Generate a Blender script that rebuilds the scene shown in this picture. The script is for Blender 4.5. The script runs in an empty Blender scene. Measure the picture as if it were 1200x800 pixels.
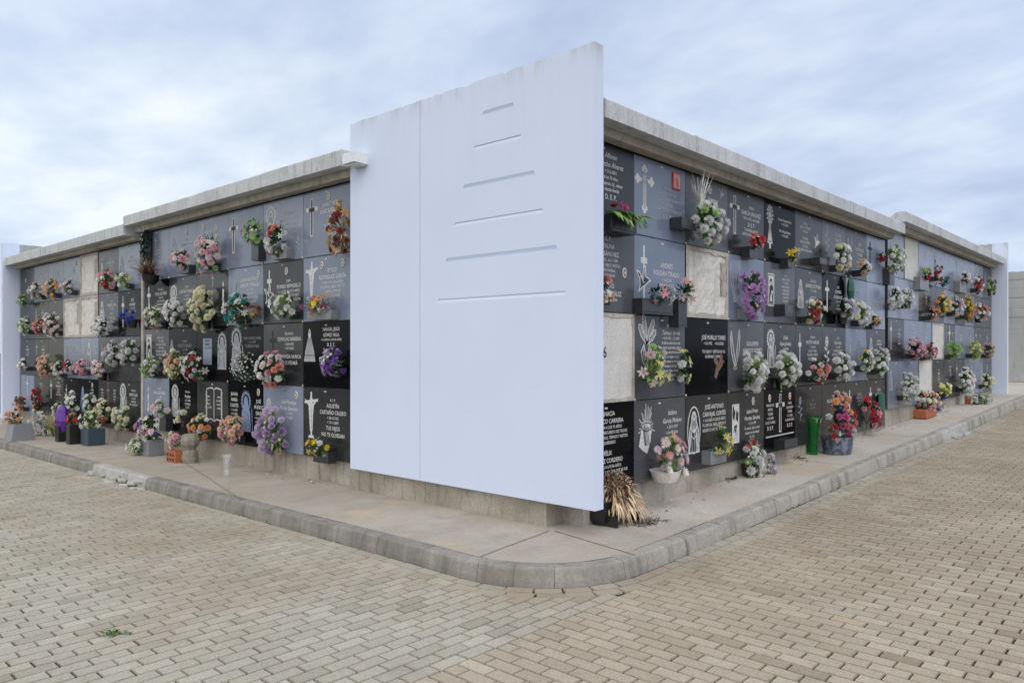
import bpy, math, random
from mathutils import Vector, Matrix, Quaternion
rnd = random.Random(7)
C = bpy.context.scene.collection
# ------------------------------------------------------------------ camera model and site frame
# x runs along the right wall, y along the left wall, both away from the viewer; metres, eye height 1.41
F_, TH, YH, EYE = 888.78, 0.7392, 410.43, 1.41
ct, st = math.cos(TH), math.sin(TH)
XL, YR = 4.353, 3.327                      # planes of the left and right niche fronts
def ray(px, py):
    a = (px - 600) / F_
    return Vector((ct + a * st, st - a * ct, (YH - py) / F_))
def on_x(px, py, x):
    r = ray(px, py); return r * (x / r.x) + Vector((0, 0, EYE))
def on_y(px, py, y):
    r = ray(px, py); return r * (y / r.y) + Vector((0, 0, EYE))
def depth(p): return p.x * ct + p.y * st
def paving_z(x, y):
    return .0225 * max(0, min(x, 40) - 4.4) - .0075 * max(0, min(y, 40) - 3.9)
def kerb_h(x, y):
    return .115 + .004 * max(0, min(x, 30) - 6)
def pave_z(x, y): return paving_z(x, y) + kerb_h(x, y)
def on_pavement(px, py):
    r = ray(px, py); z = .12
    for _ in range(12):
        t = (z - EYE) / r.z; z = pave_z(r.x * t, r.y * t)
    return Vector((r.x * t, r.y * t, z))
ROWL = [v + EYE for v in (1.624, .951, .291, -.373, -1.088)]
ROWL2 = [v + EYE for v in (1.525, .865, .205, -.455, -1.165)]
ROWR = [v + EYE for v in (1.555, .921, .287, -.398, -1.065)]
ROWR2 = [v + EYE for v in (1.72, 1.07, .465, -.155, -.845)]
# blocks: side, start along the wall, column width, number of columns, row levels
BL = {'L1': ('L', 6.02, .8, 6, ROWL), 'L2': ('L', 11.03, .79, 7, ROWL2),
      'R1': ('R', 4.36, .8, 9, ROWR), 'R2': ('R', 11.61, .79, 9, ROWR2)}
def col_edges(b, c):
    s, a, w, n, r = BL[b]
    if b == 'L1': return ((6.02 if c == 0 else 6.097 + c * .8), 6.897 + c * .8)
    if b == 'R1': return ((4.40 if c == 0 else 4.284 + c * .8), 5.084 + c * .8)
    return a + c * w, a + (c + 1) * w
def along_to_world(side, a, z, out=0.):
    return Vector((XL - out, a, z)) if side == 'L' else Vector((a, YR - out, z))
ROT = {'L': -math.pi / 2, 'R': 0.}
# ------------------------------------------------------------------ materials
def nt(name):
    m = bpy.data.materials.new(name); m.use_nodes = True
    return m, m.node_tree.nodes, m.node_tree.links, m.node_tree.nodes['Principled BSDF']
def ramp(N, stops):
    r = N.new('ShaderNodeValToRGB'); e = r.color_ramp.elements
    while len(e) < len(stops): e.new(.5)
    for k, (p, c) in enumerate(stops):
        e[k].position = p; e[k].color = (*c, 1) if len(c) == 3 else c
    return r
def noise(N, L, scale, detail=4, rough=.55, co=None, stretch=None, kind='Object'):
    t = N.new('ShaderNodeTexCoord'); n = N.new('ShaderNodeTexNoise')
    n.inputs['Scale'].default_value = scale; n.inputs['Detail'].default_value = detail; n.inputs['Roughness'].default_value = rough
    if stretch:
        mp = N.new('ShaderNodeMapping'); mp.inputs['Scale'].default_value = stretch
        L.new(t.outputs[kind], mp.inputs[0]); L.new(mp.outputs[0], n.inputs['Vector'])
    else: L.new(t.outputs[kind], n.inputs['Vector'])
    return n
def mix(N, L, fac, a, b, mode='MIX'):
    x = N.new('ShaderNodeMix'); x.data_type = 'RGBA'; x.blend_type = mode
    for s, v in ((0, fac), (6, a), (7, b)):
        if hasattr(v, 'links'): L.new(v, x.inputs[s])
        else: x.inputs[s].default_value = v if s == 0 else (*v, 1)
    return x.outputs[2]
def bump(N, L, B, h, strength, dist):
    b = N.new('ShaderNodeBump'); b.inputs['Strength'].default_value = strength; b.inputs['Distance'].default_value = dist
    L.new(h, b.inputs['Height']); L.new(b.outputs[0], B.inputs['Normal'])
def plain(name, col, rough=.6, metal=0., var=.12, scale=30):
    m, N, L, B = nt(name)
    n = noise(N, L, scale)
    r = ramp(N, [(.3, [c * (1 - var) for c in col]), (.7, [min(1, c * (1 + var)) for c in col])])
    L.new(n.outputs[0], r.inputs[0]); L.new(r.outputs[0], B.inputs['Base Color'])
    B.inputs['Roughness'].default_value = rough; B.inputs['Metallic'].default_value = metal
    return m
def concrete(name, base, stain, streak=.5, rough=.85, big=1.2, dark=(.06, .055, .05)):
    m, N, L, B = nt(name)
    a = noise(N, L, big, 6, .65); ra = ramp(N, [(.35, base), (.68, stain)]); L.new(a.outputs[0], ra.inputs[0])
    f = noise(N, L, 55, 5, .7); rf = ramp(N, [(.3, (.72, .72, .72)), (.7, (1.12, 1.12, 1.12))]); L.new(f.outputs[0], rf.inputs[0])
    c = mix(N, L, 1., ra.outputs[0], rf.outputs[0], 'MULTIPLY')
    s = noise(N, L, 3.2, 5, .6, stretch=(3.5, 3.5, .5)); rs = ramp(N, [(.52, (0, 0, 0)), (.78, (streak,) * 3)]); L.new(s.outputs[0], rs.inputs[0])
    c2 = mix(N, L, rs.outputs[0], c, dark)
    p = noise(N, L, 140, 2, .5); rp = ramp(N, [(.66, (0, 0, 0)), (.72, (.5, .5, .5))]); L.new(p.outputs[0], rp.inputs[0])
    c3 = mix(N, L, rp.outputs[0], c2, dark)
    L.new(c3, B.inputs['Base Color']); B.inputs['Roughness'].default_value = rough
    bump(N, L, B, f.outputs[0], .35, .004)
    return m
M = {}
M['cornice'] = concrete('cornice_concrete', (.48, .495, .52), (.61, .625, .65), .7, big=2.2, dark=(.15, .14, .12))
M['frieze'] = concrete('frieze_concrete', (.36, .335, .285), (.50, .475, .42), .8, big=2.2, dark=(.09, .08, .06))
M['plinth'] = concrete('plinth_concrete', (.29, .26, .215), (.45, .415, .36), .85, big=2.6, dark=(.11, .09, .065))
M['pavement'] = concrete('pavement_concrete', (.50, .455, .40), (.60, .55, .49), .0, big=.9)
M['kerb'] = concrete('kerb_concrete', (.36, .335, .30), (.48, .45, .405), .85, big=3, dark=(.10, .095, .085))
M['patch'] = concrete('fresh_cement', (.36, .35, .33), (.50, .49, .47), .2, big=6)
M['rawniche'] = concrete('raw_niche_plaster', (.63, .605, .57), (.75, .73, .70), .5, big=7, dark=(.25, .22, .19))
M['mortar'] = concrete('niche_mortar', (.38, .35, .31), (.55, .51, .46), .5, big=9)
M['cream'] = concrete('cream_cover', (.60, .585, .57), (.69, .675, .66), .15, big=4)
M['farwall'] = concrete('far_concrete_and_slab_shade', (.36, .37, .37), (.44, .45, .45), .3, big=.9)  # bare concrete; on the grooved far slab this grey paints in shade
M['creamwall'] = concrete('far_cream_render', (.66, .62, .50), (.74, .70, .58), .15, big=.8)
M['joint'] = plain('dark_joint', (.045, .042, .038), .95); M['soft_joint'] = plain('pavement_joint', (.20, .18, .155), .95, var=.4, scale=12)
M['cavity'] = plain('dark_backing', (.018, .018, .018), .9)
# stains painted by weather on the pavement: brown patches
m, N, L, B = M['pavement'], M['pavement'].node_tree.nodes, M['pavement'].node_tree.links, M['pavement'].node_tree.nodes['Principled BSDF']
src = B.inputs['Base Color'].links[0].from_socket
def x_mask(N, L, x0, x1, v0, v1):           # the left walk is dirtier than the right one
    t = N.new('ShaderNodeTexCoord'); s = N.new('ShaderNodeSeparateXYZ'); L.new(t.outputs['Object'], s.inputs[0]); r = N.new('ShaderNodeMapRange')
    for q, v in zip((1, 2, 3, 4), (x0, x1, v0, v1)): r.inputs[q].default_value = v
    L.new(s.outputs[0], r.inputs[0]); return r.outputs[0]
def times(N, L, a, b):
    n = N.new('ShaderNodeMath'); n.operation = 'MULTIPLY'; L.new(a, n.inputs[0]); L.new(b, n.inputs[1]); return n.outputs[0]
xm = x_mask(N, L, 3.9, 5.2, 1, .35)
n1 = noise(N, L, .8, 7, .7); r1 = ramp(N, [(.40, (0, 0, 0)), (.64, (.8, .8, .8))]); L.new(n1.outputs[0], r1.inputs[0])
k = mix(N, L, times(N, L, r1.outputs[0], xm), src, (.30, .25, .195))
n2 = noise(N, L, 1.9, 8, .75); r2 = ramp(N, [(.48, (0, 0, 0)), (.70, (.7, .7, .7))]); L.new(n2.outputs[0], r2.inputs[0])
k = mix(N, L, times(N, L, r2.outputs[0], xm), k, (.185, .165, .14)); k = mix(N, L, x_mask(N, L, 3.9, 5.4, .62, 0), k, (.30, .265, .22))
n3 = noise(N, L, 1.1, 6, .65, stretch=(1, 1, 1)); r3 = ramp(N, [(.56, (0, 0, 0)), (.66, (.55,) * 3)]); L.new(n3.outputs[0], r3.inputs[0])
L.new(mix(N, L, r3.outputs[0], k, (.46, .34, .22)), B.inputs['Base Color'])
m = M['kerb']; N, L = m.node_tree.nodes, m.node_tree.links; B = N['Principled BSDF']; src = B.inputs['Base Color'].links[0].from_socket
n1 = noise(N, L, 4, 6, .7, stretch=(1, 1, .3)); r1 = ramp(N, [(.30, (.3,) * 3), (.62, (.80,) * 3)]); L.new(n1.outputs[0], r1.inputs[0])
L.new(mix(N, L, times(N, L, r1.outputs[0], x_mask(N, L, 3.35, 4.5, 1, .25)), src, (.125, .115, .105)), B.inputs['Base Color'])
# painted slab
m, N, L, B = nt('white_wall_paint'); M['paint'] = m
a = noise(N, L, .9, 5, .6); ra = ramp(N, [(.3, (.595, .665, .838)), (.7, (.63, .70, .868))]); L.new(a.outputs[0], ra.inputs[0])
s = noise(N, L, 2.6, 4, .6, stretch=(5, 5, .12)); rs = ramp(N, [(.5, (0, 0, 0)), (.8, (.22,) * 3)]); L.new(s.outputs[0], rs.inputs[0])
tc = N.new('ShaderNodeTexCoord'); sp = N.new('ShaderNodeSeparateXYZ'); L.new(tc.outputs['Object'], sp.inputs[0])
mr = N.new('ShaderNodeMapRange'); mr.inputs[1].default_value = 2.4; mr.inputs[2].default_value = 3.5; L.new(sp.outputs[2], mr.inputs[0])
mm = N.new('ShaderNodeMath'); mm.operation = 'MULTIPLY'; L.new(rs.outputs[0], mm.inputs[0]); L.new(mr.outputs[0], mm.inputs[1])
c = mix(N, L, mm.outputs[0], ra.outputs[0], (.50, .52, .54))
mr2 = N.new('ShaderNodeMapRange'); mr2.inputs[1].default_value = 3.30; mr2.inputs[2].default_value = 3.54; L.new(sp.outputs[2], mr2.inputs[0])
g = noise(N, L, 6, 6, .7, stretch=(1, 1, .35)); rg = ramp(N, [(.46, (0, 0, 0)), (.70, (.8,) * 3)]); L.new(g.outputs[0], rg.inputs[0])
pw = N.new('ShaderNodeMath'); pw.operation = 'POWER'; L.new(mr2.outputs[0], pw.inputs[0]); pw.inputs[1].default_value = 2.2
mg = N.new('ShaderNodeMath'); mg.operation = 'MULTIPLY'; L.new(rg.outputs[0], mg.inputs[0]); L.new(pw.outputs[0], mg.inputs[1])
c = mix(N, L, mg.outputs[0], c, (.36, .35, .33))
L.new(c, B.inputs['Base Color']); B.inputs['Roughness'].default_value = .7
bump(N, L, B, noise(N, L, 3.5, 8, .62).outputs[0], .25, .012)
def stone(name, base, speck=None, rough=.1, spec=.5, sc=170):
    m, N, L, B = nt(name)
    a = noise(N, L, 3, 4); ra = ramp(N, [(.3, [c * .85 for c in base]), (.7, [c * 1.15 for c in base])]); L.new(a.outputs[0], ra.inputs[0])
    c = ra.outputs[0]
    if speck:
        f = noise(N, L, sc, 2, .6); rf = ramp(N, [(.46, (0, 0, 0)), (.62, (1, 1, 1))]); L.new(f.outputs[0], rf.inputs[0])
        c = mix(N, L, rf.outputs[0], c, speck)
    d = noise(N, L, 9, 6, .7); rd = ramp(N, [(.35, (rough * .8,) * 3), (.75, (rough * 1.9,) * 3)]); L.new(d.outputs[0], rd.inputs[0])
    L.new(rd.outputs[0], B.inputs['Roughness'])
    L.new(c, B.inputs['Base Color']); B.inputs['Specular IOR Level'].default_value = spec
    return m
M['K'] = stone('black_polished_granite', (.0035, .004, .005), (.006, .0065, .008), .10, .06)
M['D'] = stone('dark_grey_granite', (.020, .022, .025), (.034, .036, .040), .16, .32)
M['S'] = stone('speckled_granite', (.018, .020, .026), (.19, .20, .23), .15, .3, sc=230)
M['B'] = stone('blue_grey_sky_sheen_granite', (.140, .172, .245), (.170, .206, .288), .15, .5)  # base colour mixes blue-grey stone with sky reflection painted in
M['G'] = stone('pale_grey_sky_sheen_granite', (.19, .225, .32), (.25, .285, .38), .18, .5)  # pale base colour includes the sky mirrored in the polished stone
M['box'] = stone('holder_granite', (.025, .028, .034), (.04, .044, .05), .25)
M['gbox'] = stone('grey_holder_granite', (.17, .18, .20), (.24, .25, .27), .3)
M['marble'] = stone('blue_marbled_pot', (.06, .08, .13), (.18, .2, .26), .2, sc=14)
M['white'] = plain('white_engraving', (.58, .58, .58), .7, var=.16, scale=40)
M['mid'] = plain('grey_engraving', (.36, .37, .40), .7, var=.3, scale=60)
M['faint'] = plain('faint_engraving', (.22, .235, .27), .6, var=.25, scale=60)
M['dark'] = plain('dark_engraving', (.012, .012, .014), .6)
M['haloblue'] = plain('blue_halo_print', (.20, .25, .42), .5, var=.3, scale=50)
M['copper'] = plain('copper_inlay', (.22, .12, .09), .5, .4, var=.3)
M['brass'] = plain('brass', (.55, .42, .22), .35, .8)
M['redpic'] = plain('red_tile', (.50, .07, .07), .4)
M['pinkpic'] = plain('pink_tile_print', (.62, .34, .32), .4, var=.3)
M['porcelain'] = plain('portrait_porcelain', (.66, .62, .57), .3)
M['photo'] = plain('portrait_print', (.16, .13, .12), .4, var=.4, scale=60)
M['lamp'] = plain('lamp_housing', (.72, .74, .78), .5)
M['lens'] = plain('lamp_glass', (.5, .5, .48), .3)
M['blackpl'] = plain('black_plastic', (.012, .012, .012), .4)
M['terra'] = plain('terracotta', (.36, .11, .05), .8, var=.2)
M['basket'] = plain('white_wicker', (.66, .63, .58), .7, var=.2, scale=90)
M['teal'] = plain('blue_pot', (.035, .06, .085), .4)
M['whitepot'] = plain('white_pot', (.62, .64, .62), .4)
M['bronze'] = plain('rock_vase', (.22, .20, .165), .75, var=.3, scale=18)
M['blackbag'] = plain('black_wrapping', (.01, .008, .014), .3)
M['purplebag'] = plain('purple_wrapping', (.09, .02, .25), .35, var=.3)
M['greenbag'] = plain('green_wrapping', (.008, .085, .05), .35, var=.3)
M['debris'] = plain('dry_debris', (.10, .075, .05), .95, var=.5, scale=60)
def glass(name, col, rough=.05):
    m, N, L, B = nt(name); B.inputs['Base Color'].default_value = (*col, 1); B.inputs['Roughness'].default_value = rough
    B.inputs['Transmission Weight'].default_value = .85; B.inputs['IOR'].default_value = 1.35
    return m
M['greenglass'] = glass('green_glass', (.03, .42, .10))
M['clearglass'] = glass('clear_glass', (.93, .95, .95))
PAL = {'W': (.72, .72, .70), 'C': (.68, .65, .50), 'P': (.64, .33, .40), 'LP': (.69, .53, .56), 'R': (.46, .055, .07), 'DR': (.26, .05, .07),
       'M': (.50, .12, .28), 'U': (.20, .09, .42), 'V': (.47, .35, .56), 'LV': (.58, .50, .62), 'Y': (.70, .50, .04), 'LY': (.72, .64, .26), 'O': (.68, .36, .17),
       'PE': (.68, .46, .36), 'B': (.05, .09, .42), 'T': (.04, .26, .24), 'BR': (.20, .10, .05), 'GD': (.46, .31, .13), 'CO': (.62, .28, .23),
       'PU': (.47, .28, .53), 'SI': (.42, .42, .46), 'LG': (.34, .48, .22), 'BK': (.03, .025, .03)}
def petal_mat(k):
    key = 'petal_' + k
    if key in M: return M[key]
    col = PAL[k]; m, N, L, B = nt('petal_' + k)
    oi = N.new('ShaderNodeObjectInfo'); n = noise(N, L, 2.5, 3)
    ad = N.new('ShaderNodeMath'); ad.operation = 'ADD'; L.new(oi.outputs['Random'], ad.inputs[0]); L.new(n.outputs[0], ad.inputs[1])
    hf = N.new('ShaderNodeMath'); hf.operation = 'MULTIPLY'; hf.inputs[1].default_value = .5; L.new(ad.outputs[0], hf.inputs[0])
    bc = [min(.92, c * 1.34) for c in col]
    r = ramp(N, [(.2, [c * .8 for c in bc]), (.8, [min(.94, c * 1.1) for c in bc])]); L.new(hf.outputs[0], r.inputs[0])
    L.new(r.outputs[0], B.inputs['Base Color']); B.inputs['Roughness'].default_value = .65; B.inputs['Specular IOR Level'].default_value = .25
    tr = N.new('ShaderNodeBsdfTranslucent'); L.new(r.outputs[0], tr.inputs[0]); ms = N.new('ShaderNodeMixShader'); ms.inputs[0].default_value = .55
    L.new(B.outputs[0], ms.inputs[1]); L.new(tr.outputs[0], ms.inputs[2]); L.new(ms.outputs[0], N['Material Output'].inputs['Surface'])
    M[key] = m; return m
LEAF = {'leaf_dark': (.018, .050, .022), 'leaf_mid': (.05, .125, .04), 'leaf_light': (.16, .27, .07), 'leaf_lime': (.26, .36, .12), 'leaf_teal': (.02, .085, .075),
        'leaf_bright': (.05, .22, .03), 'leaf_dry': (.44, .31, .18), 'leaf_straw': (.68, .54, .36), 'leaf_rust': (.13, .035, .03), 'leaf_grey': (.20, .24, .20), 'leaf_black': (.012, .012, .014),
        'leaf_white': (.62, .63, .60)}
for k_, c_ in LEAF.items(): M[k_] = plain(k_, c_, .55, var=.35, scale=14)
# ------------------------------------------------------------------ mesh builder
class MB:
    def __init__(s): s.v = []; s.f = []; s.m = []; s.mats = []
    def mi(s, mat):
        if mat not in s.mats: s.mats.append(mat)
        return s.mats.index(mat)
    def add(s, vs, fs, mat, T=None):
        o = len(s.v); i = s.mi(mat)
        s.v += [tuple(T @ Vector(p)) for p in vs] if T is not None else [tuple(p) for p in vs]
        s.f += [[a + o for a in f] for f in fs]; s.m += [i] * len(fs)
    def box(s, x0, x1, y0, y1, z0, z1, mat, T=None, bev=0.):
        if bev <= 0:
            v = [(x, y, z) for z in (z0, z1) for y in (y0, y1) for x in (x0, x1)]
            s.add(v, [(0, 2, 3, 1), (4, 5, 7, 6), (0, 1, 5, 4), (2, 6, 7, 3), (0, 4, 6, 2), (1, 3, 7, 5)], mat, T); return
        b = min(bev, (x1 - x0) / 3, (y1 - y0) / 3, (z1 - z0) / 3); v = []
        for x in (x0, x1):
            for y in (y0, y1):
                for z in (z0, z1):
                    sx, sy, sz = (b if x == x0 else -b), (b if y == y0 else -b), (b if z == z0 else -b)
                    v += [(x, y + sy, z + sz), (x + sx, y, z + sz), (x + sx, y + sy, z)]
        def id_(i, j, k, a): return ((i * 2 + j) * 2 + k) * 3 + a
        f = []
        for i in (0, 1): q = [id_(i, 0, 0, 0), id_(i, 1, 0, 0), id_(i, 1, 1, 0), id_(i, 0, 1, 0)]; f.append(q if i else q[::-1])
        for j in (0, 1): q = [id_(0, j, 0, 1), id_(0, j, 1, 1), id_(1, j, 1, 1), id_(1, j, 0, 1)]; f.append(q if j else q[::-1])
        for k in (0, 1): q = [id_(0, 0, k, 2), id_(1, 0, k, 2), id_(1, 1, k, 2), id_(0, 1, k, 2)]; f.append(q if k else q[::-1])
        for j in (0, 1):
            for k in (0, 1): f.append([id_(0, j, k, 1), id_(1, j, k, 1), id_(1, j, k, 2), id_(0, j, k, 2)])
        for i in (0, 1):
            for k in (0, 1): f.append([id_(i, 0, k, 0), id_(i, 1, k, 0), id_(i, 1, k, 2), id_(i, 0, k, 2)])
            for j in (0, 1): f.append([id_(i, j, 0, 0), id_(i, j, 1, 0), id_(i, j, 1, 1), id_(i, j, 0, 1)])
            for j in (0, 1):
                for k in (0, 1): f.append([id_(i, j, k, 0), id_(i, j, k, 1), id_(i, j, k, 2)])
        s.add(v, f, mat, T)
    def lathe(s, prof, n, mat, T=None, cap=True, sx=1., sy=1.):
        v = []; f = []
        for r, z in prof:
            for k in range(n):
                a = 2 * math.pi * k / n; v.append((r * math.cos(a) * sx, r * math.sin(a) * sy, z))
        for i in range(len(prof) - 1):
            for k in range(n):
                f.append([i * n + k, i * n + (k + 1) % n, (i + 1) * n + (k + 1) % n, (i + 1) * n + k])
        if cap: f.append(list(range(n))[::-1]); f.append([(len(prof) - 1) * n + k for k in range(n)])
        s.add(v, f, mat, T)
    def poly(s, pts, y, mat):           # flat polygon in the plaque plane (x, z) at depth y, facing -y
        s.add([(x, y, z) for x, z in pts], [list(range(len(pts)))], mat)
    def stroke(s, pts, w, y, mat, closed=False):
        n = len(pts); 
        for i in range(n if closed else n - 1):
            a, b = Vector(pts[i]), Vector(pts[(i + 1) % n]); d = b - a
            if d.length < 1e-6: continue
            d.normalize(); p = Vector((-d.y, d.x)) * w / 2; e = d * w * .35
            q = [a - e - p, b + e - p, b + e + p, a - e + p]
            yy = y - .00002 * (i % 5)
            s.add([(t.x, yy, t.y) for t in q], [[0, 1, 2, 3]], mat)
    def prism(s, pts, a0, a1, mat, T):  # profile (u, z) swept along the local x axis from a0 to a1
        n = len(pts); v = [(a0, u, z) for u, z in pts] + [(a1, u, z) for u, z in pts]
        f = [[i, (i + 1) % n, n + (i + 1) % n, n + i] for i in range(n)] + [list(range(n))[::-1], list(range(n, 2 * n))]
        s.add(v, f, mat, T)
    def mesh(s, name, smooth=False):
        me = bpy.data.meshes.new(name); me.from_pydata(s.v, [], s.f)
        for mt in s.mats: me.materials.append(mt)
        me.polygons.foreach_set('material_index', s.m)
        if smooth: me.polygons.foreach_set('use_smooth', [True] * len(s.f))
        me.update(); return me
    def build(s, name, parent=None, loc=(0, 0, 0), rz=0., smooth=False):
        return link(name, s.mesh(name, smooth), parent, loc, rz)
def link(name, data, parent=None, loc=(0, 0, 0), rz=0.):
    o = bpy.data.objects.new(name, data); C.objects.link(o)
    if parent is not None: o.parent = parent
    o.location = loc; o.rotation_euler = (0, 0, rz); return o
def tag(o, label, cat, group=None, kind=None):
    if label:
        n = len(label.split()); assert 4 <= n <= 16, (n, label)
        o['label'] = label
    if cat: o['category'] = cat
    if group: o['group'] = group
    if kind: o['kind'] = kind
    return o
def thing(name, label, cat, loc, rz=0., group=None): return tag(link(name, None, None, loc, rz), label, cat, group)
def structure(o): o['kind'] = 'structure'; return o
# ------------------------------------------------------------------ ground: sand bed, pavers, pavement, kerb
def grid_sheet(name, xs, ys, zf, mat):
    mb = MB(); v = [(x, y, zf(x, y)) for y in ys for x in xs]; n = len(xs)
    f = [[j * n + i, j * n + i + 1, (j + 1) * n + i + 1, (j + 1) * n + i] for j in range(len(ys) - 1) for i in range(n - 1)]
    mb.add(v, f, mat); return mb.build(name)
m, N, L, B = nt('paving_joint_sand'); M['sand'] = m
a = noise(N, L, 1.4, 6, .7); ra = ramp(N, [(.35, (.022, .019, .014)), (.55, (.045, .036, .024)), (.72, (.030, .040, .012))]); L.new(a.outputs[0], ra.inputs[0])
L.new(ra.outputs[0], B.inputs['Base Color']); B.inputs['Roughness'].default_value = 1
ax = sorted([-300, -120, -40, 3.9, 4.4, 60, 120, 300] + [-12 + i for i in range(60)])
structure(grid_sheet('ground', ax, ax, lambda x, y: paving_z(x, y) - .0125, M['sand']))
KX, KY, KR = 3.27, 2.63, .78              # outer kerb lines and corner radius
KC = (KX + KR, KY + KR)
def kerb_point(s, off):                   # s: length along the kerb line from far left, off: outward offset (+ towards road)
    la = 20.0 - KC[1]
    if s < la: return Vector((KX - off, 20.0 - s)), Vector((-1, 0))
    arc = KR * math.pi / 2
    if s < la + arc:
        a = math.pi + (s - la) / KR; d = Vector((math.cos(a), math.sin(a)))
        return Vector(KC) + d * (KR + off), d
    return Vector((KC[0] + s - la - arc, KY - off)), Vector((0, -1))
S_END = (20.0 - KC[1]) + KR * math.pi / 2 + 26
def kerb_dist(x, y):                      # signed distance outside the kerb face
    if x > KC[0]: return KY - y
    if y > KC[1]: return KX - x
    return math.hypot(x - KC[0], y - KC[1]) - KR
def paver_material(name, stops):
    m, N, L, B = nt(name)
    at = N.new('ShaderNodeAttribute'); at.attribute_name = 'tone'
    ra = ramp(N, stops); L.new(at.outputs['Fac'], ra.inputs[0])
    f = noise(N, L, 90, 4, .75); rf = ramp(N, [(.3, (.72, .72, .72)), (.7, (1.15, 1.15, 1.15))]); L.new(f.outputs[0], rf.inputs[0])
    c = mix(N, L, 1., ra.outputs[0], rf.outputs[0], 'MULTIPLY')
    s1 = noise(N, L, .55, 6, .62); r1 = ramp(N, [(.46, (0, 0, 0)), (.66, (.75,) * 3)]); L.new(s1.outputs[0], r1.inputs[0])
    c = mix(N, L, r1.outputs[0], c, (.28, .225, .165))
    s2 = noise(N, L, 2.6, 6, .7); r2 = ramp(N, [(.55, (0, 0, 0)), (.72, (.5,) * 3)]); L.new(s2.outputs[0], r2.inputs[0])
    c = mix(N, L, r2.outputs[0], c, (.20, .175, .14))
    L.new(c, B.inputs['Base Color']); B.inputs['Roughness'].default_value = .8; B.inputs['Specular IOR Level'].default_value = .35
    bump(N, L, B, f.outputs[0], .5, .003)
    return m
M['paver'] = paver_material('concrete_paver', [(0, (.27, .243, .19)), (.3, (.36, .33, .27)), (.62, (.405, .373, .308)), (.85, (.45, .418, .35)), (1, (.40, .32, .225))])
M['paver_warm'] = paver_material('warm_concrete_paver', [(0, (.285, .23, .168)), (.3, (.37, .312, .24)), (.62, (.415, .352, .275)), (.85, (.46, .398, .315)), (1, (.42, .30, .20))])
PV, PF, PT, PM = [], [], [], []
def brick(cx, cy, L_, W_, ang, dz=0., warm=0):
    ca, sa = math.cos(ang), math.sin(ang); o = len(PV)
    z = paving_z(cx, cy) + dz + rnd.uniform(-.0012, .0012); tx, ty = rnd.gauss(0, .005), rnd.gauss(0, .005)
    j = rnd.gauss(0, .0012)
    for hx, hy, zz in ((L_ / 2, W_ / 2, -.013), (L_ / 2 - .003, W_ / 2 - .003, 0.)):
        for ux, uy in ((-1, -1), (1, -1), (1, 1), (-1, 1)):
            a, b = ux * hx + j, uy * hy
            PV.append((cx + a * ca - b * sa, cy + a * sa + b * ca, z + zz + a * tx + b * ty))
    PF.extend([[o + 4, o + 5, o + 6, o + 7]] + [[o + k, o + (k + 1) % 4, o + 4 + (k + 1) % 4, o + 4 + k] for k in range(4)])
    PT.extend([min(1, max(0, rnd.gauss(.5, .17)))] * 5); PM.extend([warm] * 5)
BL_, BW_, JT = .172, .086, .0078
SEAM = 2.49
j = 0; y = SEAM + BW_ / 2                     # left road: stretchers run across the road
while y < 22:
    x = 3.9 - (BL_ / 2 if j % 2 else 0) + (.012 * (j % 3))
    while x > -2.6:
        if .19 < kerb_dist(x, y) or (kerb_dist(x, y) > .05 and kerb_dist(x - .1, y) > .2): brick(x, y, BL_ - JT, BW_ - JT, 0, -.0035)
        x -= BL_
    y += BW_; j += 1
i = 0; x = -2.5                               # right road: stretchers run the other way, from the seam towards the viewer
while x < 30:
    y = SEAM - BL_ / 2 if i % 2 else SEAM - BL_ / 2 + BL_ * .5
    if i % 2 == 0: brick(x, SEAM - BL_ / 4, BL_ / 2 - JT, BW_ - JT, math.pi / 2, -.0035, 1); y = SEAM - BL_
    y0 = y
    while y > -2.7:
        if kerb_dist(x, y) > .14: brick(x, y, BL_ - JT, BW_ - JT, math.pi / 2, -.0035, 1)
        y -= BL_
    x += BW_; i += 1
for rowi in range(2):                         # two courses laid along the kerb, round the corner
    s = .05 * rowi; 
    while s < S_END:
        p, d = kerb_point(s, .008 + BW_ * (rowi + .5))
        on_arc = 0 < s - (20 - KC[1]) < KR * math.pi / 2
        k = BL_ * (KR / (KR + BW_ * (rowi + .5)) if on_arc else 1)
        brick(p.x, p.y, BL_ - JT, BW_ - JT, math.atan2(d.y, d.x) + math.pi / 2, .0)
        s += k
me = bpy.data.meshes.new('paving'); me.from_pydata(PV, [], PF); me.materials.append(M['paver']); me.materials.append(M['paver_warm']); me.polygons.foreach_set('material_index', PM)
at_ = me.attributes.new('tone', 'FLOAT', 'FACE'); at_.data.foreach_set('value', PT); me.update()
structure(link('paving', me))
# pavement sheet behind the kerb
xs = [KX + .10] + [KX + .10 + .001 + i * .25 for i in range(1, 5)] + [4.6 + .5 * i for i in range(60)]
mb = MB(); KW = .115
ps = []; s = 0.
while s < S_END:
    ps.append(kerb_point(s, -KW + .004)[0]); s += .12 if 15 < s < 20 else .4
inner = []
for p in ps:
    if p.x < KC[0] and p.y > KC[1]: inner.append(Vector((5.0, max(4.2, p.y))))
    elif p.x > KC[0]: inner.append(Vector((max(5.0, p.x), 4.2)))
    else: inner.append(Vector((5.0, 4.2)))
NSUB = 5; vv = []; ff = []
for p, q in zip(ps, inner):
    for t in range(NSUB + 1):
        w = p.lerp(q, t / NSUB); vv.append((w.x, w.y, pave_z(w.x, w.y)))
for i in range(len(ps) - 1):
    for t in range(NSUB):
        a = i * (NSUB + 1) + t; ff.append([a, a + NSUB + 1, a + NSUB + 2, a + 1])
mb.add(vv, ff, M['pavement']); structure(mb.build('pavement'))
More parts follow.
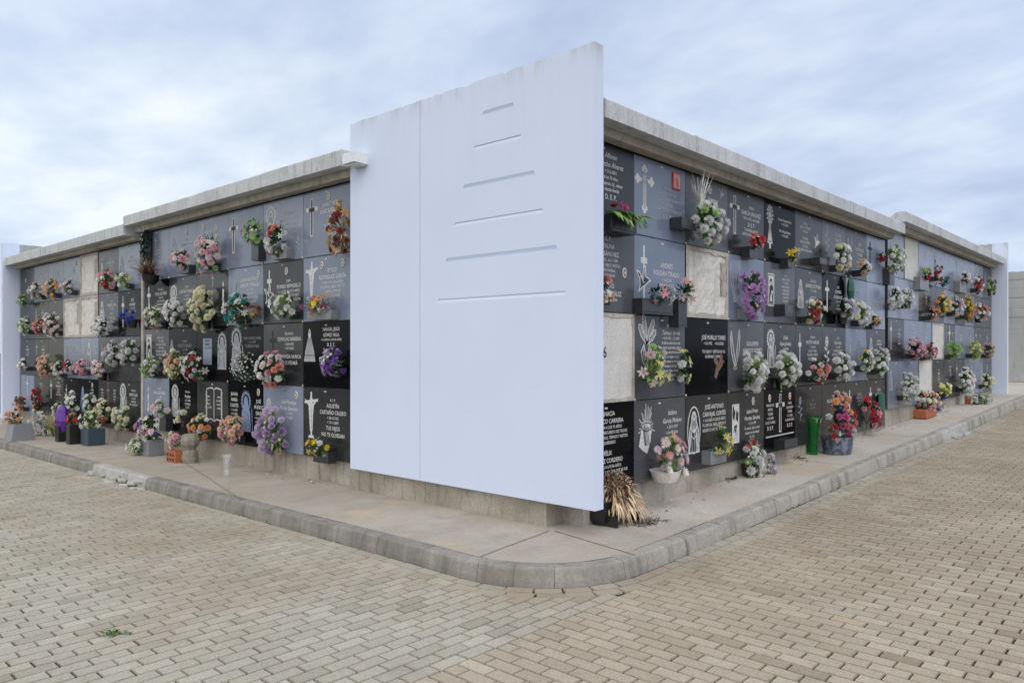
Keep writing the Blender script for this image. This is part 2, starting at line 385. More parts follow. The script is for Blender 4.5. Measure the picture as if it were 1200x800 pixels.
# kerb stones
prof = [(-.02, -.05), (.0, .3), (.08, .80), (.12, .92), (.2, .98), (.32, 1.0), (1.0, 1.0), (1.0, -.05)]   # (fraction inward, fraction of height)
mb = MB(); pm = MB()
s = .0; arc0 = 20 - KC[1]; arc1 = arc0 + KR * math.pi / 2
while s < S_END:
    ln = rnd.choice([.48, .5, .5]) if not arc0 - .1 < s < arc1 else .245
    e = min(s + ln, S_END); n = 4; vs = []; jit = rnd.uniform(-.006, .006); jz = rnd.uniform(-.004, .004)
    for k in range(n + 1):
        ss = s + .0015 + (e - s - .003) * k / n
        for fi, fz in prof:
            edge = .004 if k in (0, n) and fz > .5 else 0.
            p, d = kerb_point(ss, -fi * KW + jit - edge * (1 if fi < .9 else 0)); z0 = paving_z(p.x, p.y); h = kerb_h(p.x, p.y)
            vs.append((p.x, p.y, z0 + fz * (h + jz) - edge * (.6 if fi < .9 else 0)))
    np_ = len(prof); fs = []
    for k in range(n):
        for q in range(np_ - 1): fs.append([k * np_ + q, k * np_ + q + 1, (k + 1) * np_ + q + 1, (k + 1) * np_ + q])
    fs += [list(range(np_)), [n * np_ + q for q in range(np_)][::-1]]
    p, d = kerb_point(s + ln / 2, 0)
    isp = (8.3 < p.y < 9.5 and p.x < 3.5) or (11.6 < p.x < 12.9)
    (pm if isp else mb).add(vs, fs, M['patch'] if isp else M['kerb']); s = e
structure(mb.build('kerb')); 
o = structure(pm.build('kerb_patch'))
# rubble of pale cement spilled on the patched kerb
mb = MB()
for k in range(12):
    y = 8.05 + rnd.random() * 1.5; off = rnd.uniform(-.02, .09); r = rnd.uniform(.02, .07)
    T = Matrix.Translation((KX - off, y, paving_z(KX, y) + rnd.uniform(0, .05) * (off < .05))) @ Matrix.Rotation(rnd.random() * 6, 4, 'Z') @ Matrix.Rotation(rnd.uniform(-.4, .4), 4, 'X')
    mb.box(-r, r, -r * .8, r * .8, -r * .3, r * .45, M['patch'], T, .012)
for k in range(10):
    x = 11.8 + rnd.random() * 1.0; r = rnd.uniform(.03, .08)
    T = Matrix.Translation((x, KY - rnd.uniform(-.04, .08), paving_z(x, KY) + .01)) @ Matrix.Rotation(rnd.random() * 6, 4, 'Z')
    mb.box(-r, r, -r * .8, r * .8, -.02, r * .4, M['patch'], T, .012)
o = mb.build('cement_rubble'); o['kind'] = 'stuff'; tag(o, 'pale cement crumbs spilled along the broken kerb', 'cement rubble')
# expansion joints in the pavement
mb = MB()
def joint(a, b, w=.010):
    d = (b - a).normalized(); p = Vector((-d.y, d.x)) * w / 2; n = 8
    vs = []
    for k in range(n + 1):
        c = a.lerp(b, k / n) + Vector((rnd.uniform(-.004, .004), rnd.uniform(-.004, .004))) * (0 < k < n)
        for sg in (-1, 1): q = c + p * sg; vs.append((q.x, q.y, pave_z(q.x, q.y) + .003))
    mb.add(vs, [[2 * k, 2 * k + 1, 2 * k + 3, 2 * k + 2] for k in range(n)], M['soft_joint'])
V2 = lambda px, py: on_pavement(px, py).to_2d()
joint(V2(643, 622), V2(563, 652)); joint(V2(650, 622), V2(744, 650)); joint(V2(213, 540) , V2(283, 585) , .008)
for x in (8.2, 10.9, 13.6, 16.4): joint(Vector((x, KY + KW)), Vector((x + .05, YR + .02)), .008)
for y in (8.1, 10.4, 12.9): joint(Vector((KX + KW, y)), Vector((XL, y + .04)), .008)
structure(mb.build('pavement_joint'))
# ------------------------------------------------------------------ niche blocks: core, plinth, cornice
def TS(side):                               # local frame: x along the wall seen from outside, y into the wall
    return Matrix.Translation((XL, 0, 0)) @ Matrix.Rotation(-math.pi / 2, 4, 'Z') if side == 'L' else Matrix.Translation((0, YR, 0))
# in the left frame local x = -world y
def block(name, label, side, a0, a1, rows, ztop, zfas, joints, end_lo, end_hi, deep=2.4):
    lx0, lx1 = (-a1, -a0) if side == 'L' else (a0, a1)
    t = thing(name, label, 'niche block', (0, 0, 0)); T = TS(side)
    gz = lambda a: pave_z(XL, a) if side == 'L' else pave_z(a, YR)
    zb = rows[4]; mb = MB()
    mb.box(lx0, lx1, .022, deep, zb + .01, zfas + .02, M['cavity'], T); mb.build('core_wall', t)
    mb = MB(); g = min(gz(a0), gz(a1))
    mb.box(lx0, lx1, .035, deep, g - .12, zb + .008, M['plinth'], T); mb.build('plinth', t)
    mb = MB(); mb.box(lx0 + .02, lx1 - .02, .0, deep, zfas + .02, ztop - .09, M['cornice'], T); mb.build('roof', t)
    cuts = [lx0 - end_lo] + sorted(joints) + [lx1 + end_hi]
    for c0, c1 in zip(cuts, cuts[1:]):
        mb = MB(); jz = rnd.uniform(-.008, .008)
        mb.prism([(-.25, zfas), (-.25, ztop - .012 + jz), (-.238, ztop + jz), (-.12, ztop + jz), (.02, ztop - .09), (.06, ztop - .13), (.06, zfas + .012), (-.20, zfas)], c0 + .004, c1 - .004, M['cornice'], T)
        mb.build('cornice', t)
    zf = rows[0] + .012; c0 = lx0 - max(0, end_lo - .1); c1 = lx1 + max(0, end_hi - .1); n = max(2, int((c1 - c0) / 1.8))
    for k in range(n):
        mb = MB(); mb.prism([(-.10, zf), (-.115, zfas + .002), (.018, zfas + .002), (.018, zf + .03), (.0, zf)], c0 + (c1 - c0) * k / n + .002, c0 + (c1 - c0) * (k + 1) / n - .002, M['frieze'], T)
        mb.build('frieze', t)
    return t
E_ = EYE
blkL1 = block('niche_block', 'near left block of burial niches under a concrete cornice', 'L', 5.915, 10.97, ROWL, 1.85 + E_, 1.705 + E_, [-8.75, -7.3], 0, .03)
blkL2 = block('niche_block', 'far left block of burial niches with a lower roofline', 'L', 10.98, 16.60, ROWL2, 1.735 + E_, 1.585 + E_, [-14.6, -12.3], .03, 0)
blkR1 = block('niche_block', 'near right block of burial niches under a concrete cornice', 'R', 4.46, 11.53, ROWR, 1.765 + E_, 1.625 + E_, [5.62, 7.2, 9.3], .12, 0)
blkR2 = block('niche_block', 'far right block of burial niches with a raised roofline', 'R', 11.60, 18.75, ROWR2, 1.945 + E_, 1.805 + E_, [13.4, 15.4, 17.1], .02, 0)
# pale strips between the blocks
mb = MB(); T = TS('L'); mb.box(-11.0, -10.925, -.004, .02, ROWL[4] - .05, ROWL2[0], M['mortar'], T); mb.build('joint_strip', blkL1)
# big white end slabs -------------------------------------------------------------------
def slab_panel(mb, T, a0, a1, z0, z1, th, mat, recs=(), chip=.004, split=True):
    """panel in local frame: x along, y into the wall; recesses are trapezoids (zlo, zhi, x0lo, x1lo, x0hi, x1hi)"""
    nx = 48; zs = [z0]
    for r in sorted(recs, key=lambda r: r[0]): zs += [r[0], r[1]]
    def quad(p): mb.add([(x, y, z) for x, y, z in p], [[0, 1, 2, 3]], mat, T)
    prev = z0
    for zlo, zhi, xa, xb, xc, xd in sorted(recs, key=lambda r: r[0]):
        quad([(a0, 0, prev), (a1, 0, prev), (a1, 0, zlo), (a0, 0, zlo)])
        quad([(a0, 0, zlo), (xa, 0, zlo), (xc, 0, zhi), (a0, 0, zhi)]); quad([(xb, 0, zlo), (a1, 0, zlo), (a1, 0, zhi), (xd, 0, zhi)])
        L_ = lambda z: xa + (xc - xa) * (z - zlo) / (zhi - zlo); R_ = lambda z: xb + (xd - xb) * (z - zlo) / (zhi - zlo)
        def notch(zb_, zt_, deep_at):       # a thin wedge-shaped groove, deepest at its lower or upper edge
            d = .016 if deep_at == 'low' else .008; l0, r0, l1, r1 = L_(zb_), R_(zb_), L_(zt_), R_(zt_)
            q0, q1 = (d, 0) if deep_at == 'low' else (0, d); ze = zb_ if deep_at == 'low' else zt_
            quad([(l0, q0, zb_), (r0, q0, zb_), (r1, q1, zt_), (l1, q1, zt_)]); quad([(L_(ze), 0, ze), (R_(ze), 0, ze), (R_(ze), d, ze), (L_(ze), d, ze)])
            mb.add([(l0, 0, zb_), (L_(ze), d, ze), (l1, 0, zt_)], [[0, 1, 2]], mat, T); mb.add([(r0, 0, zb_), (r1, 0, zt_), (R_(ze), d, ze)], [[0, 1, 2]], mat, T)
        z1_, z4_ = zlo + .027, zhi - .030
        notch(zlo, z1_, 'high'); quad([(L_(z1_), 0, z1_), (R_(z1_), 0, z1_), (R_(z4_), 0, z4_), (L_(z4_), 0, z4_)]); notch(z4_, zhi, 'low')
        prev = zhi
    top = [a0 + (a1 - a0) * k / nx for k in range(nx + 1)]; zz = [z1 + rnd.uniform(-chip, chip) - (rnd.random() < .12) * chip * 2 for _ in top]
    zt = z1 - .05
    quad([(a0, 0, prev), (a1, 0, prev), (a1, 0, zt), (a0, 0, zt)])
    for k in range(nx):
        x0, x1 = top[k], top[k + 1]
        quad([(x0, 0, zt), (x1, 0, zt), (x1, 0, zz[k + 1]), (x0, 0, zz[k])]); quad([(x0, 0, zz[k]), (x1, 0, zz[k + 1]), (x1, th, zz[k + 1]), (x0, th, zz[k])])
        quad([(x1, th, zt), (x0, th, zt), (x0, th, zz[k]), (x1, th, zz[k + 1])])
    quad([(a1, th, z0), (a0, th, z0), (a0, th, zt), (a1, th, zt)]); quad([(a0, 0, z0), (a0, th, z0), (a1, th, z0), (a1, 0, z0)])
    for x, sgn in ((a0, 1), (a1, -1)):
        k = 0 if sgn > 0 else nx
        p = [(x, 0, z0), (x, 0, zt), (x, 0, zz[k]), (x, th, zz[k]), (x, th, zt), (x, th, z0)]; mb.add(p, [[0, 1, 2, 3, 4, 5]], mat, T)
t = thing('end_slab', 'big white painted slab with recessed bars at the corner of the block', 'end slab', (0, 0, 0))
T = Matrix.Translation((4.233, 0, 0)) @ Matrix.Rotation(-math.pi / 2, 4, 'Z')
REC = [(1.585, 1.87, 3.76, 4.27, 3.85, 4.16), (1.005, 1.325, 3.55, 4.49, 3.64, 4.38), (.395, .755, 3.34, 4.69, 3.43, 4.585)]
recs = [(zl + E_, zh + E_, -xb, -xa, -xd, -xc) for zl, zh, xa, xb, xc, xd in REC]
mb = MB(); slab_panel(mb, T, -4.914, -3.088, -1.104 + E_, 2.118 + E_, .10, M['paint'], recs, .005); mb.build('slab_panel', t)
mb = MB(); slab_panel(mb, T, -5.910, -4.920, -1.104 + E_, 2.118 + E_, .10, M['paint'], (), .004); mb.build('slab_panel', t)
mb = MB(); mb.box(4.262, 4.40, 4.9175, 4.9185, -1.0 + E_, 2.08 + E_, M['joint']); 
mb = MB(); mb.box(4.29, 4.34, 3.57, 4.912, -.05, -1.106 + E_, M['plinth']); mb.box(4.29, 4.34, 4.918, 5.905, -.05, -1.106 + E_, M['plinth'])
mb.box(4.341, 4.9, 3.572, 5.90, -.05, -1.11 + E_, M['plinth']); mb.build('plinth', t)
mb = MB(); mb.box(4.337, 4.45, 3.37, 5.9, -1.10 + E_, 1.55 + E_, M['cavity']); mb.build('backing_wall', t)
# wall lamp on the slab
t = thing('wall_lamp', 'small pale grey box lamp fixed to the white slab', 'lamp', (4.233, 5.73, 1.74 + E_), -math.pi / 2)
mb = MB(); w, d, h = .092, .15, .055
v = [(-w, 0, -h * .85), (w, 0, -h * .85), (w, -d, -h), (-w, -d, -h), (-w, 0, h), (w, 0, h), (w, -d, h * .95), (-w, -d, h * .95)]
v[2] = (w, -d, -h * .72); v[3] = (-w, -d, -h * .72)
mb.add(v, [[0, 1, 2, 3], [4, 7, 6, 5], [3, 2, 6, 7], [0, 3, 7, 4], [1, 5, 6, 2], [0, 4, 5, 1]], M['lamp']); lh = mb.build('lamp_housing', t)
mb = MB(); mb.box(-w * .85, w * .85, -d * .85, -.02, -h - .004, -h * .80, M['lens']); mb.build('lamp_glass', lh)
# distant end slabs (edge-on to their walls, facing the camera)
t = thing('end_slab', 'white end slab standing past the far right block', 'end slab', (0, 0, 0))
mb = MB(); T = Matrix.Translation((18.80, 0, 0)) @ Matrix.Rotation(-math.pi / 2, 4, 'Z')
slab_panel(mb, T, -3.33, -3.05, -1.0 + E_ + .06, 2.27 + E_, .14, M['paint'], (), .004); mb.build('slab_panel', t)
mb = MB(); slab_panel(mb, T, -6.0, -3.333, -1.0 + E_, 2.262 + E_, .139, M['farwall'], (), .004); mb.build('concrete_panel', t)
t = thing('end_slab', 'white end slab standing past the far left block', 'end slab', (0, 0, 0))
mb = MB(); T = Matrix.Translation((0, 16.66, 0))
slab_panel(mb, T, 4.08, 4.36, -1.27 + E_, 2.02 + E_, .14, M['paint'], (), .004); mb.build('slab_panel', t)
mb = MB(); slab_panel(mb, T, 4.363, 7.0, -1.27 + E_, 2.012 + E_, .139, M['farwall'], (), .004); mb.build('concrete_panel', t)
# far grooved white slab, its shade put into the grey colour, and cream wall
t = thing('end_slab', 'white grooved slab, coloured grey for shade, of another block beyond the right end', 'end slab', (0, 0, 0))
T = Matrix.Translation((23.0, 0, 0)) @ Matrix.Rotation(-math.pi / 2, 4, 'Z')
mb = MB(); recs = [(zl, zh, -a - .5, a + .5 - 7, -a, a - 7) for zl, zh, a in ()]
def pz(py): return (YH - py) * (depth(Vector((23.0, 3.5, 0))) / F_) + E_
recs = [(pz(339), pz(327), -4.6, -2.9, -4.4, -3.1), (pz(362), pz(348), -4.9, -2.6, -4.7, -2.8), (pz(387), pz(371), -5.2, -2.3, -5.0, -2.5)]
slab_panel(mb, T, -6.2, -1.6, pz(447), pz(318), .14, M['farwall'], recs, .004); mb.build('slab_panel', t)
mb = MB(); mb.box(-6.1, -1.7, .05, .14, pz(470), pz(447) - .003, M['plinth'], T); mb.build('plinth', t)
t = thing('boundary_wall', 'distant cream rendered wall at the far left edge', 'wall', (0, 0, 0))
mb = MB(); mb.box(1.0, 5.6, 25.0, 25.3, -.3, 1.08 + E_, M['creamwall']); mb.build('lower_wall', t)
mb = MB(); mb.box(1.0, 5.6, 25.02, 25.28, 1.085 + E_, 3.05 + E_, M['creamwall']); mb.build('upper_wall', t)
# ------------------------------------------------------------------ memorial plaques
# entry: tone | emblems (kind:x:z:h:colour ...) | text blocks (x:ztop:colour:lines, '*' big, '~' slanted) | extras
D1 = 'TU ESPOSA, HIJOS Y NIETOS^NO TE OLVIDAN'; D2 = 'TU FAMILIA NUNCA^TE OLVIDARÁ'; D3 = 'TUS HIJOS^NO TE OLVIDAN'
P = {}
P['R1'] = [
 ['D||.08:.60:w:~*Alfonso^~*Rancho Álvarez^+ 3-2-2001^a los 76 años^~Tu esposa, hij., nietos^~y demás familia^*D. E. P.|P:-.22:.58',
  'B|ornate:-.25:.40:.36|.10:.46:m:MANUEL^ÁLVAREZ GÓMEZ^+ 8-9-2002 A LOS 70 AÑOS^TU ESPOSA^TUS HERMANOS Y SOBRINOS^*S. E. P.|R:.24:.515 box:.25:.10:.23:.09',
  'S|wheat:-.14:.44:.3:w dove:.28:.57:.13:m|.10:.50:w:*~Francisco^~*García Cordero^+ 19-10-1979^a los 14 años^Tu mamá, José Luis^Y Familia|P:.04:.57',
  'D|outline:-.26:.40:.38|.10:.52:w:PEDRO^*GARCÍA SÁNCHEZ^+ 27-12-1935 - 16-12-2001^*D. E. P.^TU ESPOSA, HIJOS Y^NIETOS NO TE OLVIDAN|',
  'K|monstrance:-.26:.38:.48|.12:.50:w:~Antonio Marqués García^+ 15-2-2003^^~Pilar Ortega Morales^+ 13-6-2007|',
  'D|dove:.24:.36:.20:w|-.12:.54:w:TOMÁS^GARCÍA MARTÍNEZ^+ 9-3-2005^^MANUELA^GARCÍA ORTEGA^+ 27-3-2011^RECUERDO DE SUS HIJOS|box:.12:.06:.22:.07',
  'S|rose:-.24:.44:.34:m|.12:.54:w:*DOLORES^*MORALES^GÓMEZ^+ 2-11-1998^TU FAMILIA|',
  'D|hands:-.25:.40:.3|.12:.50:w:*JOSÉ^*DOMÍNGUEZ^*MORENO^+ 21-4-1999^A LOS 66 AÑOS^D.E.P.|',
  'G|outline:-.26:.40:.34:k|.12:.44:k:*ROSARIO^ÁLVAREZ^+ 4-5-2008^TUS HIJOS^D. E. P.|'],
 ['S||.02:.60:w:*D. E. P.^*CATALINA^*REYES SÁNCHEZ^+ 21-2-1912 - 8-11-1998^TU ESPOSO, HIJOS, NIETOS^Y DEMÁS FAMILIA^NO TE OLVIDAN^^*ANTONIO^*GÓMEZ GONZÁLEZ^+ 4-6-1908 - 12-8-2006|P:.26:.33',
  'B|dovecross:-.26:.36:.46|.09:.46:w:*ANDRÉS^*ROLDÁN TIRADO^+ 4-3-2004^A LOS 78 AÑOS^TU ESPOSA, HIJOS,^NIETOS Y BISNIETOS|',
  'X|||', 'B|hands:-.26:.40:.40:m||',
  'S|picture:-.23:.36:.36|.14:.54:w:JUAN^GUERRA REYES^+ 7-4-1962^A LOS 33 AÑOS^+ ENRIQUETA^FERNÁNDEZ^+ 30-8-1995^TUS HIJOS^D. E. P.|box:-.06:.07:.20:.12',
  'D|figure:-.25:.38:.36|.12:.54:w:CONSUELO^*GARRIDO DE MORA^+ 11-12-1994^^ANTONIO^*BARRERA MORENO^+ 4-6-2003|',
  'K|solid:-.24:.38:.40|.13:.52:w:JOSÉ^*ROMERO^*RODRÍGUEZ^+ 22-9-1997^D. E. P.^TU ESPOSA|',
  'B||.05:.50:m:MARÍA^CORTÉS VEGA^+ 19-1-2000^D. E. P.|', 'G||.05:.40:m:FRANCISCO^PÉREZ^+ 7-7-1996|'],
 ['C||.0:.43:k:6|', 'S|bouquethands:-.22:.44:.42|.16:.60:w:~*Manuel^~*Tornado Bernal^+ 4-4-1987 - 3-5-2004^~El último adiós de un día^~y alguna esperanza, piensa^~siempre nos encontremos en el^~cielo, tu mujer e hijos,^~que nunca te olvidan^~siempre contigo.^~Esposa, Hijos, nietos y^~demás familia.^D. E. P.|',
  'K|copperdove:.20:.25:.26|.12:.52:w:*JOSÉ MURILLO TORRES^+ 5-3-1992     + 8-12-2002^^TUS HIJOS Y NIETOS NO OS^OLVIDARÁN NUNCA|',
  'S|hands:-.25:.40:.40|.13:.47:w:*GUILLERMO^*APARICIO GÓMEZ^+ 16-1-1922 - + 6-11-2006^TU ESPOSA E HIJOS^TE RECUERDAN^D. E. P.|',
  'D|haloed:-.24:.40:.40|.14:.54:w:~*Emilia^~*Reyes Jiménez^+ 9-4-2006^~Tus hijos|',
  'D|thin:-.27:.36:.46|.10:.54:w:VICENTA^*MARTÍN VARGAS^+ 11-3-1914^A LOS 91 AÑOS^TUS HIJOS Y NIETOS^NO TE OLVIDAN|',
  'D|rose:-.25:.38:.40|.12:.54:w:JOSÉ^~*Ruiz Molina^+ 3-2-1998^TU ESPOSA, HIJOS Y^NIETOS NO TE OLVIDAN|',
  'B|candle:-.24:.38:.40:m|.10:.5:f:ROSA^MEDINA^+ 5-1-1999|', 'D|figure:-.22:.40:.40|.12:.52:w:ANTONIA^HERNÁNDEZ^+ 8-3-2000|'],
 ['K|hands:-.30:.55:.16:m|.04:.60:w:*IGNACIA^*PACHECO CARRERA^+ 29-1-2004 A LOS 73 AÑOS^SIEMPRE EN EL RECUERDO DE TODOS^TUS HIJOS, NUERAS, YERNOS Y NIETOS^TE QUEREMOS^^*FÉLIX^*JIMÉNEZ CORDERO^+ 7-4-2012 A LOS 86 AÑOS^ESPOSO, PADRE Y ABUELO QUE SE FUE^DÍA DE SU CUMPLEAÑOS|',
  'S|thorns:-.22:.40:.36|.18:.56:w:~*Isidora^~*García Molano^+ 23-9-1979^a los 68 años^D. E. P.|',
  'D|robed:-.25:.36:.42|.13:.57:w:*JOSÉ ANTONIO^*CARVAJAL CORTÉS^+ 16-4-2003 A LOS 65 AÑOS^TU ESPOSA, HIJOS, NIETOS Y^BISNIETOS NO TE OLVIDAN|',
  'D|panel:-.24:.36:.40|.12:.48:w:~*Isabel Prieto^~*Morales Sánchez^+ 5-11-1999^~Tu esposo, hijos y nietos^~siempre te recordarán^D. E. P.|P:.14:.56',
  'K|outline:.0:.40:.42|-.25:.50:w:FRANCISCO^MATÍAS^TORRES^+ 3-8-1999^A LOS 71 AÑOS^*D. E. P.;.25:.50:w:MARÍA^GALLARDO^TORRES^+ 7-1-2001^A LOS 80 AÑOS^*D. E. P.|P:-.27:.57 P:.25:.57 line:.0:.165:.72 box:.0:.03:.34:.10',
  'D|rose:-.26:.42:.30:f|.10:.50:f:~Luis^~Morales Vega^+ 5-6-1998|',
  'D||-.02:.52:w:VICENTE^*ROLDÁN MORALES^+ 3-11-1996^TU FAMILIA^D. E. P.|',
  'D|solid:-.26:.38:.38|.12:.5:m:CRISTÓBAL^MORALES DÍAZ^+ 3-3-1998^D. E. P.|', 'D|solid:-.24:.40:.36|.12:.54:w:*ROSA^*MARTÍN SILVA^+ 4-8-2004^TUS HIJOS^D. E. P.|']]
P['L1'] = [
 ['B|outline:-.24:.40:.40|.12:.52:w:*JUAN MANUEL^*DÍAZ BATALLOSO^+ 24-9-1943^+ 23-11-2009^TU ESPOSA E HIJOS^NO TE OLVIDAN^*D. E. P.|P:.06:.58',
  'G|haloed:-.24:.40:.44:w rose:.30:.16:.2:m|.14:.52:m:*TEODORA^*MORALES LEÓN^+ 7-8-1921 - 2-2-2003^TUS HIJOS Y NIETOS^NO TE OLVIDAN|',
  'B|outline:-.27:.38:.42|.10:.50:m:ANTONIO^*PÉREZ CARRASCO^+ 9-12-2003^TU ESPOSA^*S. E. P.|',
  'B|figure:.10:.42:.36:w|-.22:.40:m:ÁNGELA^VARGAS^+ 3-4-2006^D. E. P.|P:-.22:.56',
  'B|figure:-.26:.36:.40:m|.12:.46:m:LUISA^*BERMÚDEZ GIL^+ 15-2-2004^D. E. P.|P:.10:.55', 'B|solid:-.02:.50:.16:m|.05:.40:m:MERCEDES^ROMÁN PÉREZ^+ 2-9-1995^TUS HIJOS|'],
 ['B|crucifix:-.24:.40:.46:w|.12:.53:w:*EMILIO^*RODRÍGUEZ GARCÍA^+ 23-8-1918 - 26-10-2006^TU ESPOSA, HIJOS, NIETOS^Y DEMÁS FAMILIA^NO TE OLVIDAN^A. S. Y.|P:-.06:.57 P:.30:.57',
  'D|dovecross:-.27:.38:.44|.12:.46:w:JUAN^*ROMERO BERMUDILLO^+ 1-10-1921 A LOS 75 AÑOS^RECUERDO DE TUS HIJOS^TODA LA FAMILIA NO TE OLVIDA|P:.08:.56',
  'B|hands:-.26:.42:.42:m|.10:.54:w:*JUAN ANTONIO^*GARCÍA MORALES^+ 15-12-1973^+ 5-8-1999^TU FAMILIA Y AMIGOS^NO TE OLVIDARÁN^D. E. P.|P:.30:.57',
  'D|solid:.02:.56:.16 candle:.28:.36:.4|-.05:.44:w:~Manuel Fernández Ortiz^+ 3-7-2001^~La Familia|', 'D|haloed:-.26:.36:.40|.12:.53:w:DIEGO^*CORTÉS MORENO^+ 1-8-1995^TU ESPOSA^D. E. P.^A LOS 66 AÑOS^NO TE OLVIDA|',
  'K|rosecross:-.24:.38:.44|.14:.54:w:FRANCISCO^*VÁZQUEZ PEÑA^+ 8-3-1975^A LOS 46 AÑOS^TU ESPOSA E HIJOS^NO TE OLVIDAN|'],
 ['K|mantle:-.28:.42:.34|.10:.60:w:*MANUEL JESÚS^*GÓMEZ VEGA^+ 6-3-2004 A LOS 40 AÑOS^*D. E. C.^Tu amor fue la familia,^tu pasión el trabajo^y tu ilusión el campo.^Gracias por todo lo que nos diste^TU FAMILIA Y TUS AMIGOS|',
  'D|solid:-.20:.40:.40:k|.13:.56:w:EDUARDO^*CAMACHO BARRENA^+ 25-8-1935^+ 16-7-2003^^*TU FAMILIA NUNCA^*TE OLVIDARÁ|',
  'K|haloed:-.20:.38:.50:m|.16:.52:f:ISABEL ROMERO TORRES^+ 1-2-1997^TU ESPOSO E HIJOS|',
  'K|arch:.25:.36:.44:m plate:-.12:.36:.34|-.12:.50:k:MANUEL^ROMERO^+ 18-6-1998|', 'K|figure:-.32:.40:.30:f|.06:.50:f:CARMEN^*ACOSTA GALÁN^+ 7-5-1996^D. E. P.|', 'D|picture:-.24:.40:.40|.14:.55:w:JOSÉ ACOSTA^+ 8-2-1968^ANTONIA MONTES^+ 19-4-1994^TUS HIJOS Y NIETOS^NO OS OLVIDAN^D. E. P.|'],
 ['D|crucifix:-.25:.40:.50|.13:.56:w:R. I. P.^*AGUSTÍN^*CASTAÑO CALERO^+ 30-10-1932^+ 17-11-2009^*TUS HIJOS^*NO TE OLVIDAN|',
  'G|figure:-.28:.38:.40:w|.12:.52:w:~*José Montoya^~*Torres Guerrero^+ 1-7-1951^+ 7-9-2008|P:.27:.58',
  'K|haloed:.02:.36:.46:b|-.25:.56:w:*JUANA^*MARÍA^*CORTÉS^+ 1-6-1937^+ 9-3-2003^TUS HIJOS^Y NIETOS;.30:.50:w:*JOSÉ^*MUÑOZ^*DÍAZ^+ 5-4-1930^+ 8-1-2011^TUS HIJOS^D. E. P.|P:.30:.58',
  'D|book:.05:.40:.46|-.09:.50:w:~Jesús^~es mi^~Pastor^+ 5-6-1955;.18:.50:w:~Abuelo^~tus nietos^~nunca te^~olvidan|',
  'K|haloed:-.22:.40:.42|.14:.53:w:~Francisca^~*Rosales^+ 3-5-1998^TUS HIJOS^D. E. P.|', 'G|candle:-.26:.40:.36:w|.10:.54:w:ÁNGEL^*SÁNCHEZ PÉREZ^+ 6-1-1994^D. E. P.|']]
P['L2'] = [
 ['B|figure:-.26:.38:.34:m|.10:.48:m:MARÍA^*LÓPEZ SOTO^+ 8-9-1999^D. E. P.|', 'D|candle:-.24:.38:.42|.12:.52:w:CARLOS^*FLORES RUIZ^+ 5-2-2001^TUS HIJOS|', 'X|||', 'B||.1:.5:m:ANA^PALMA^+ 9-7-2003|P:.20:.56', 'B|figure:-.2:.40:.34|.14:.48:m:JOSEFA^PALMA^+ 6-3-1999|', 'B||.0:.46:w:PABLO^PALMA GIL^+ 8-2-1991|', 'D|||P:-.10:.44'],
 ['K|thin:-.22:.36:.48|.12:.54:w:*JOSÉ^*RAMÍREZ^+ 3-11-1998^A LOS 55 AÑOS|', 'D|figure:-.24:.38:.42|.14:.54:w:LUIS^*MÉNDEZ LARA^+ 9-5-1996^^PILAR^*ROJAS GIL^+ 2-8-2005|', 'X|||', 'X|||', 'D|hands:-.2:.42:.34:f|.1:.5:f:ELENA^RUBIO|', 'D|figure:-.26:.40:.36:f|.1:.52:w:JULIO^NAVARRO^+ 4-4-2002^D.E.P.|', 'D||.02:.5:m:LUCÍA^NAVARRO^+ 1-1-1997|'],
 ['D|solid:.1:.56:.14|||', 'D|figure:-.24:.44:.32:c||', 'B|figure:.0:.40:.46|-.26:.52:w:JUAN^LUNA^+ 1990;.27:.52:w:ROSA^GIL^+ 2004|', 'B|figure:-.27:.42:.3:m|.1:.52:m:PEDRO^*CANO RUIZ^+ 3-4-1997|', 'D|||', 'D|solid:-.24:.48:.2|.12:.54:w:INÉS^*BRAVO^+ 5-9-1992^D. E. P.|', 'D||.0:.54:w:ADELA^*SUÁREZ^+ 7-1-1995^TUS HIJOS|'],
 ['D|haloed:-.22:.42:.46|.16:.56:w:MATILDE^*CRESPO LEAL^+ 9-6-2001^TUS HIJOS^NO TE OLVIDAN|', 'D|solid:.0:.46:.36:c|-.24:.54:w:RAFAEL^LEAL^+ 1989^D.E.P.;.25:.54:w:CELIA^SOTO^+ 2002^D.E.P.|', 'K|figure:-.28:.38:.46:b|.14:.52:w:TERESA^+ 2003^D.E.P.|P:.14:.58', 'K|dovecross:-.26:.42:.30|.12:.44:w:JAIME^*PARDO^+ 2-2-1999|', 'D|solid:-.24:.46:.34|.14:.58:w:ALBERTO^*SOLER PAZ^+ 7-5-1994^TU ESPOSA^NO TE OLVIDA|', 'D||.0:.54:w:VICTORIA^+ 1996|', 'G|solid:.0:.46:.34:w||']]
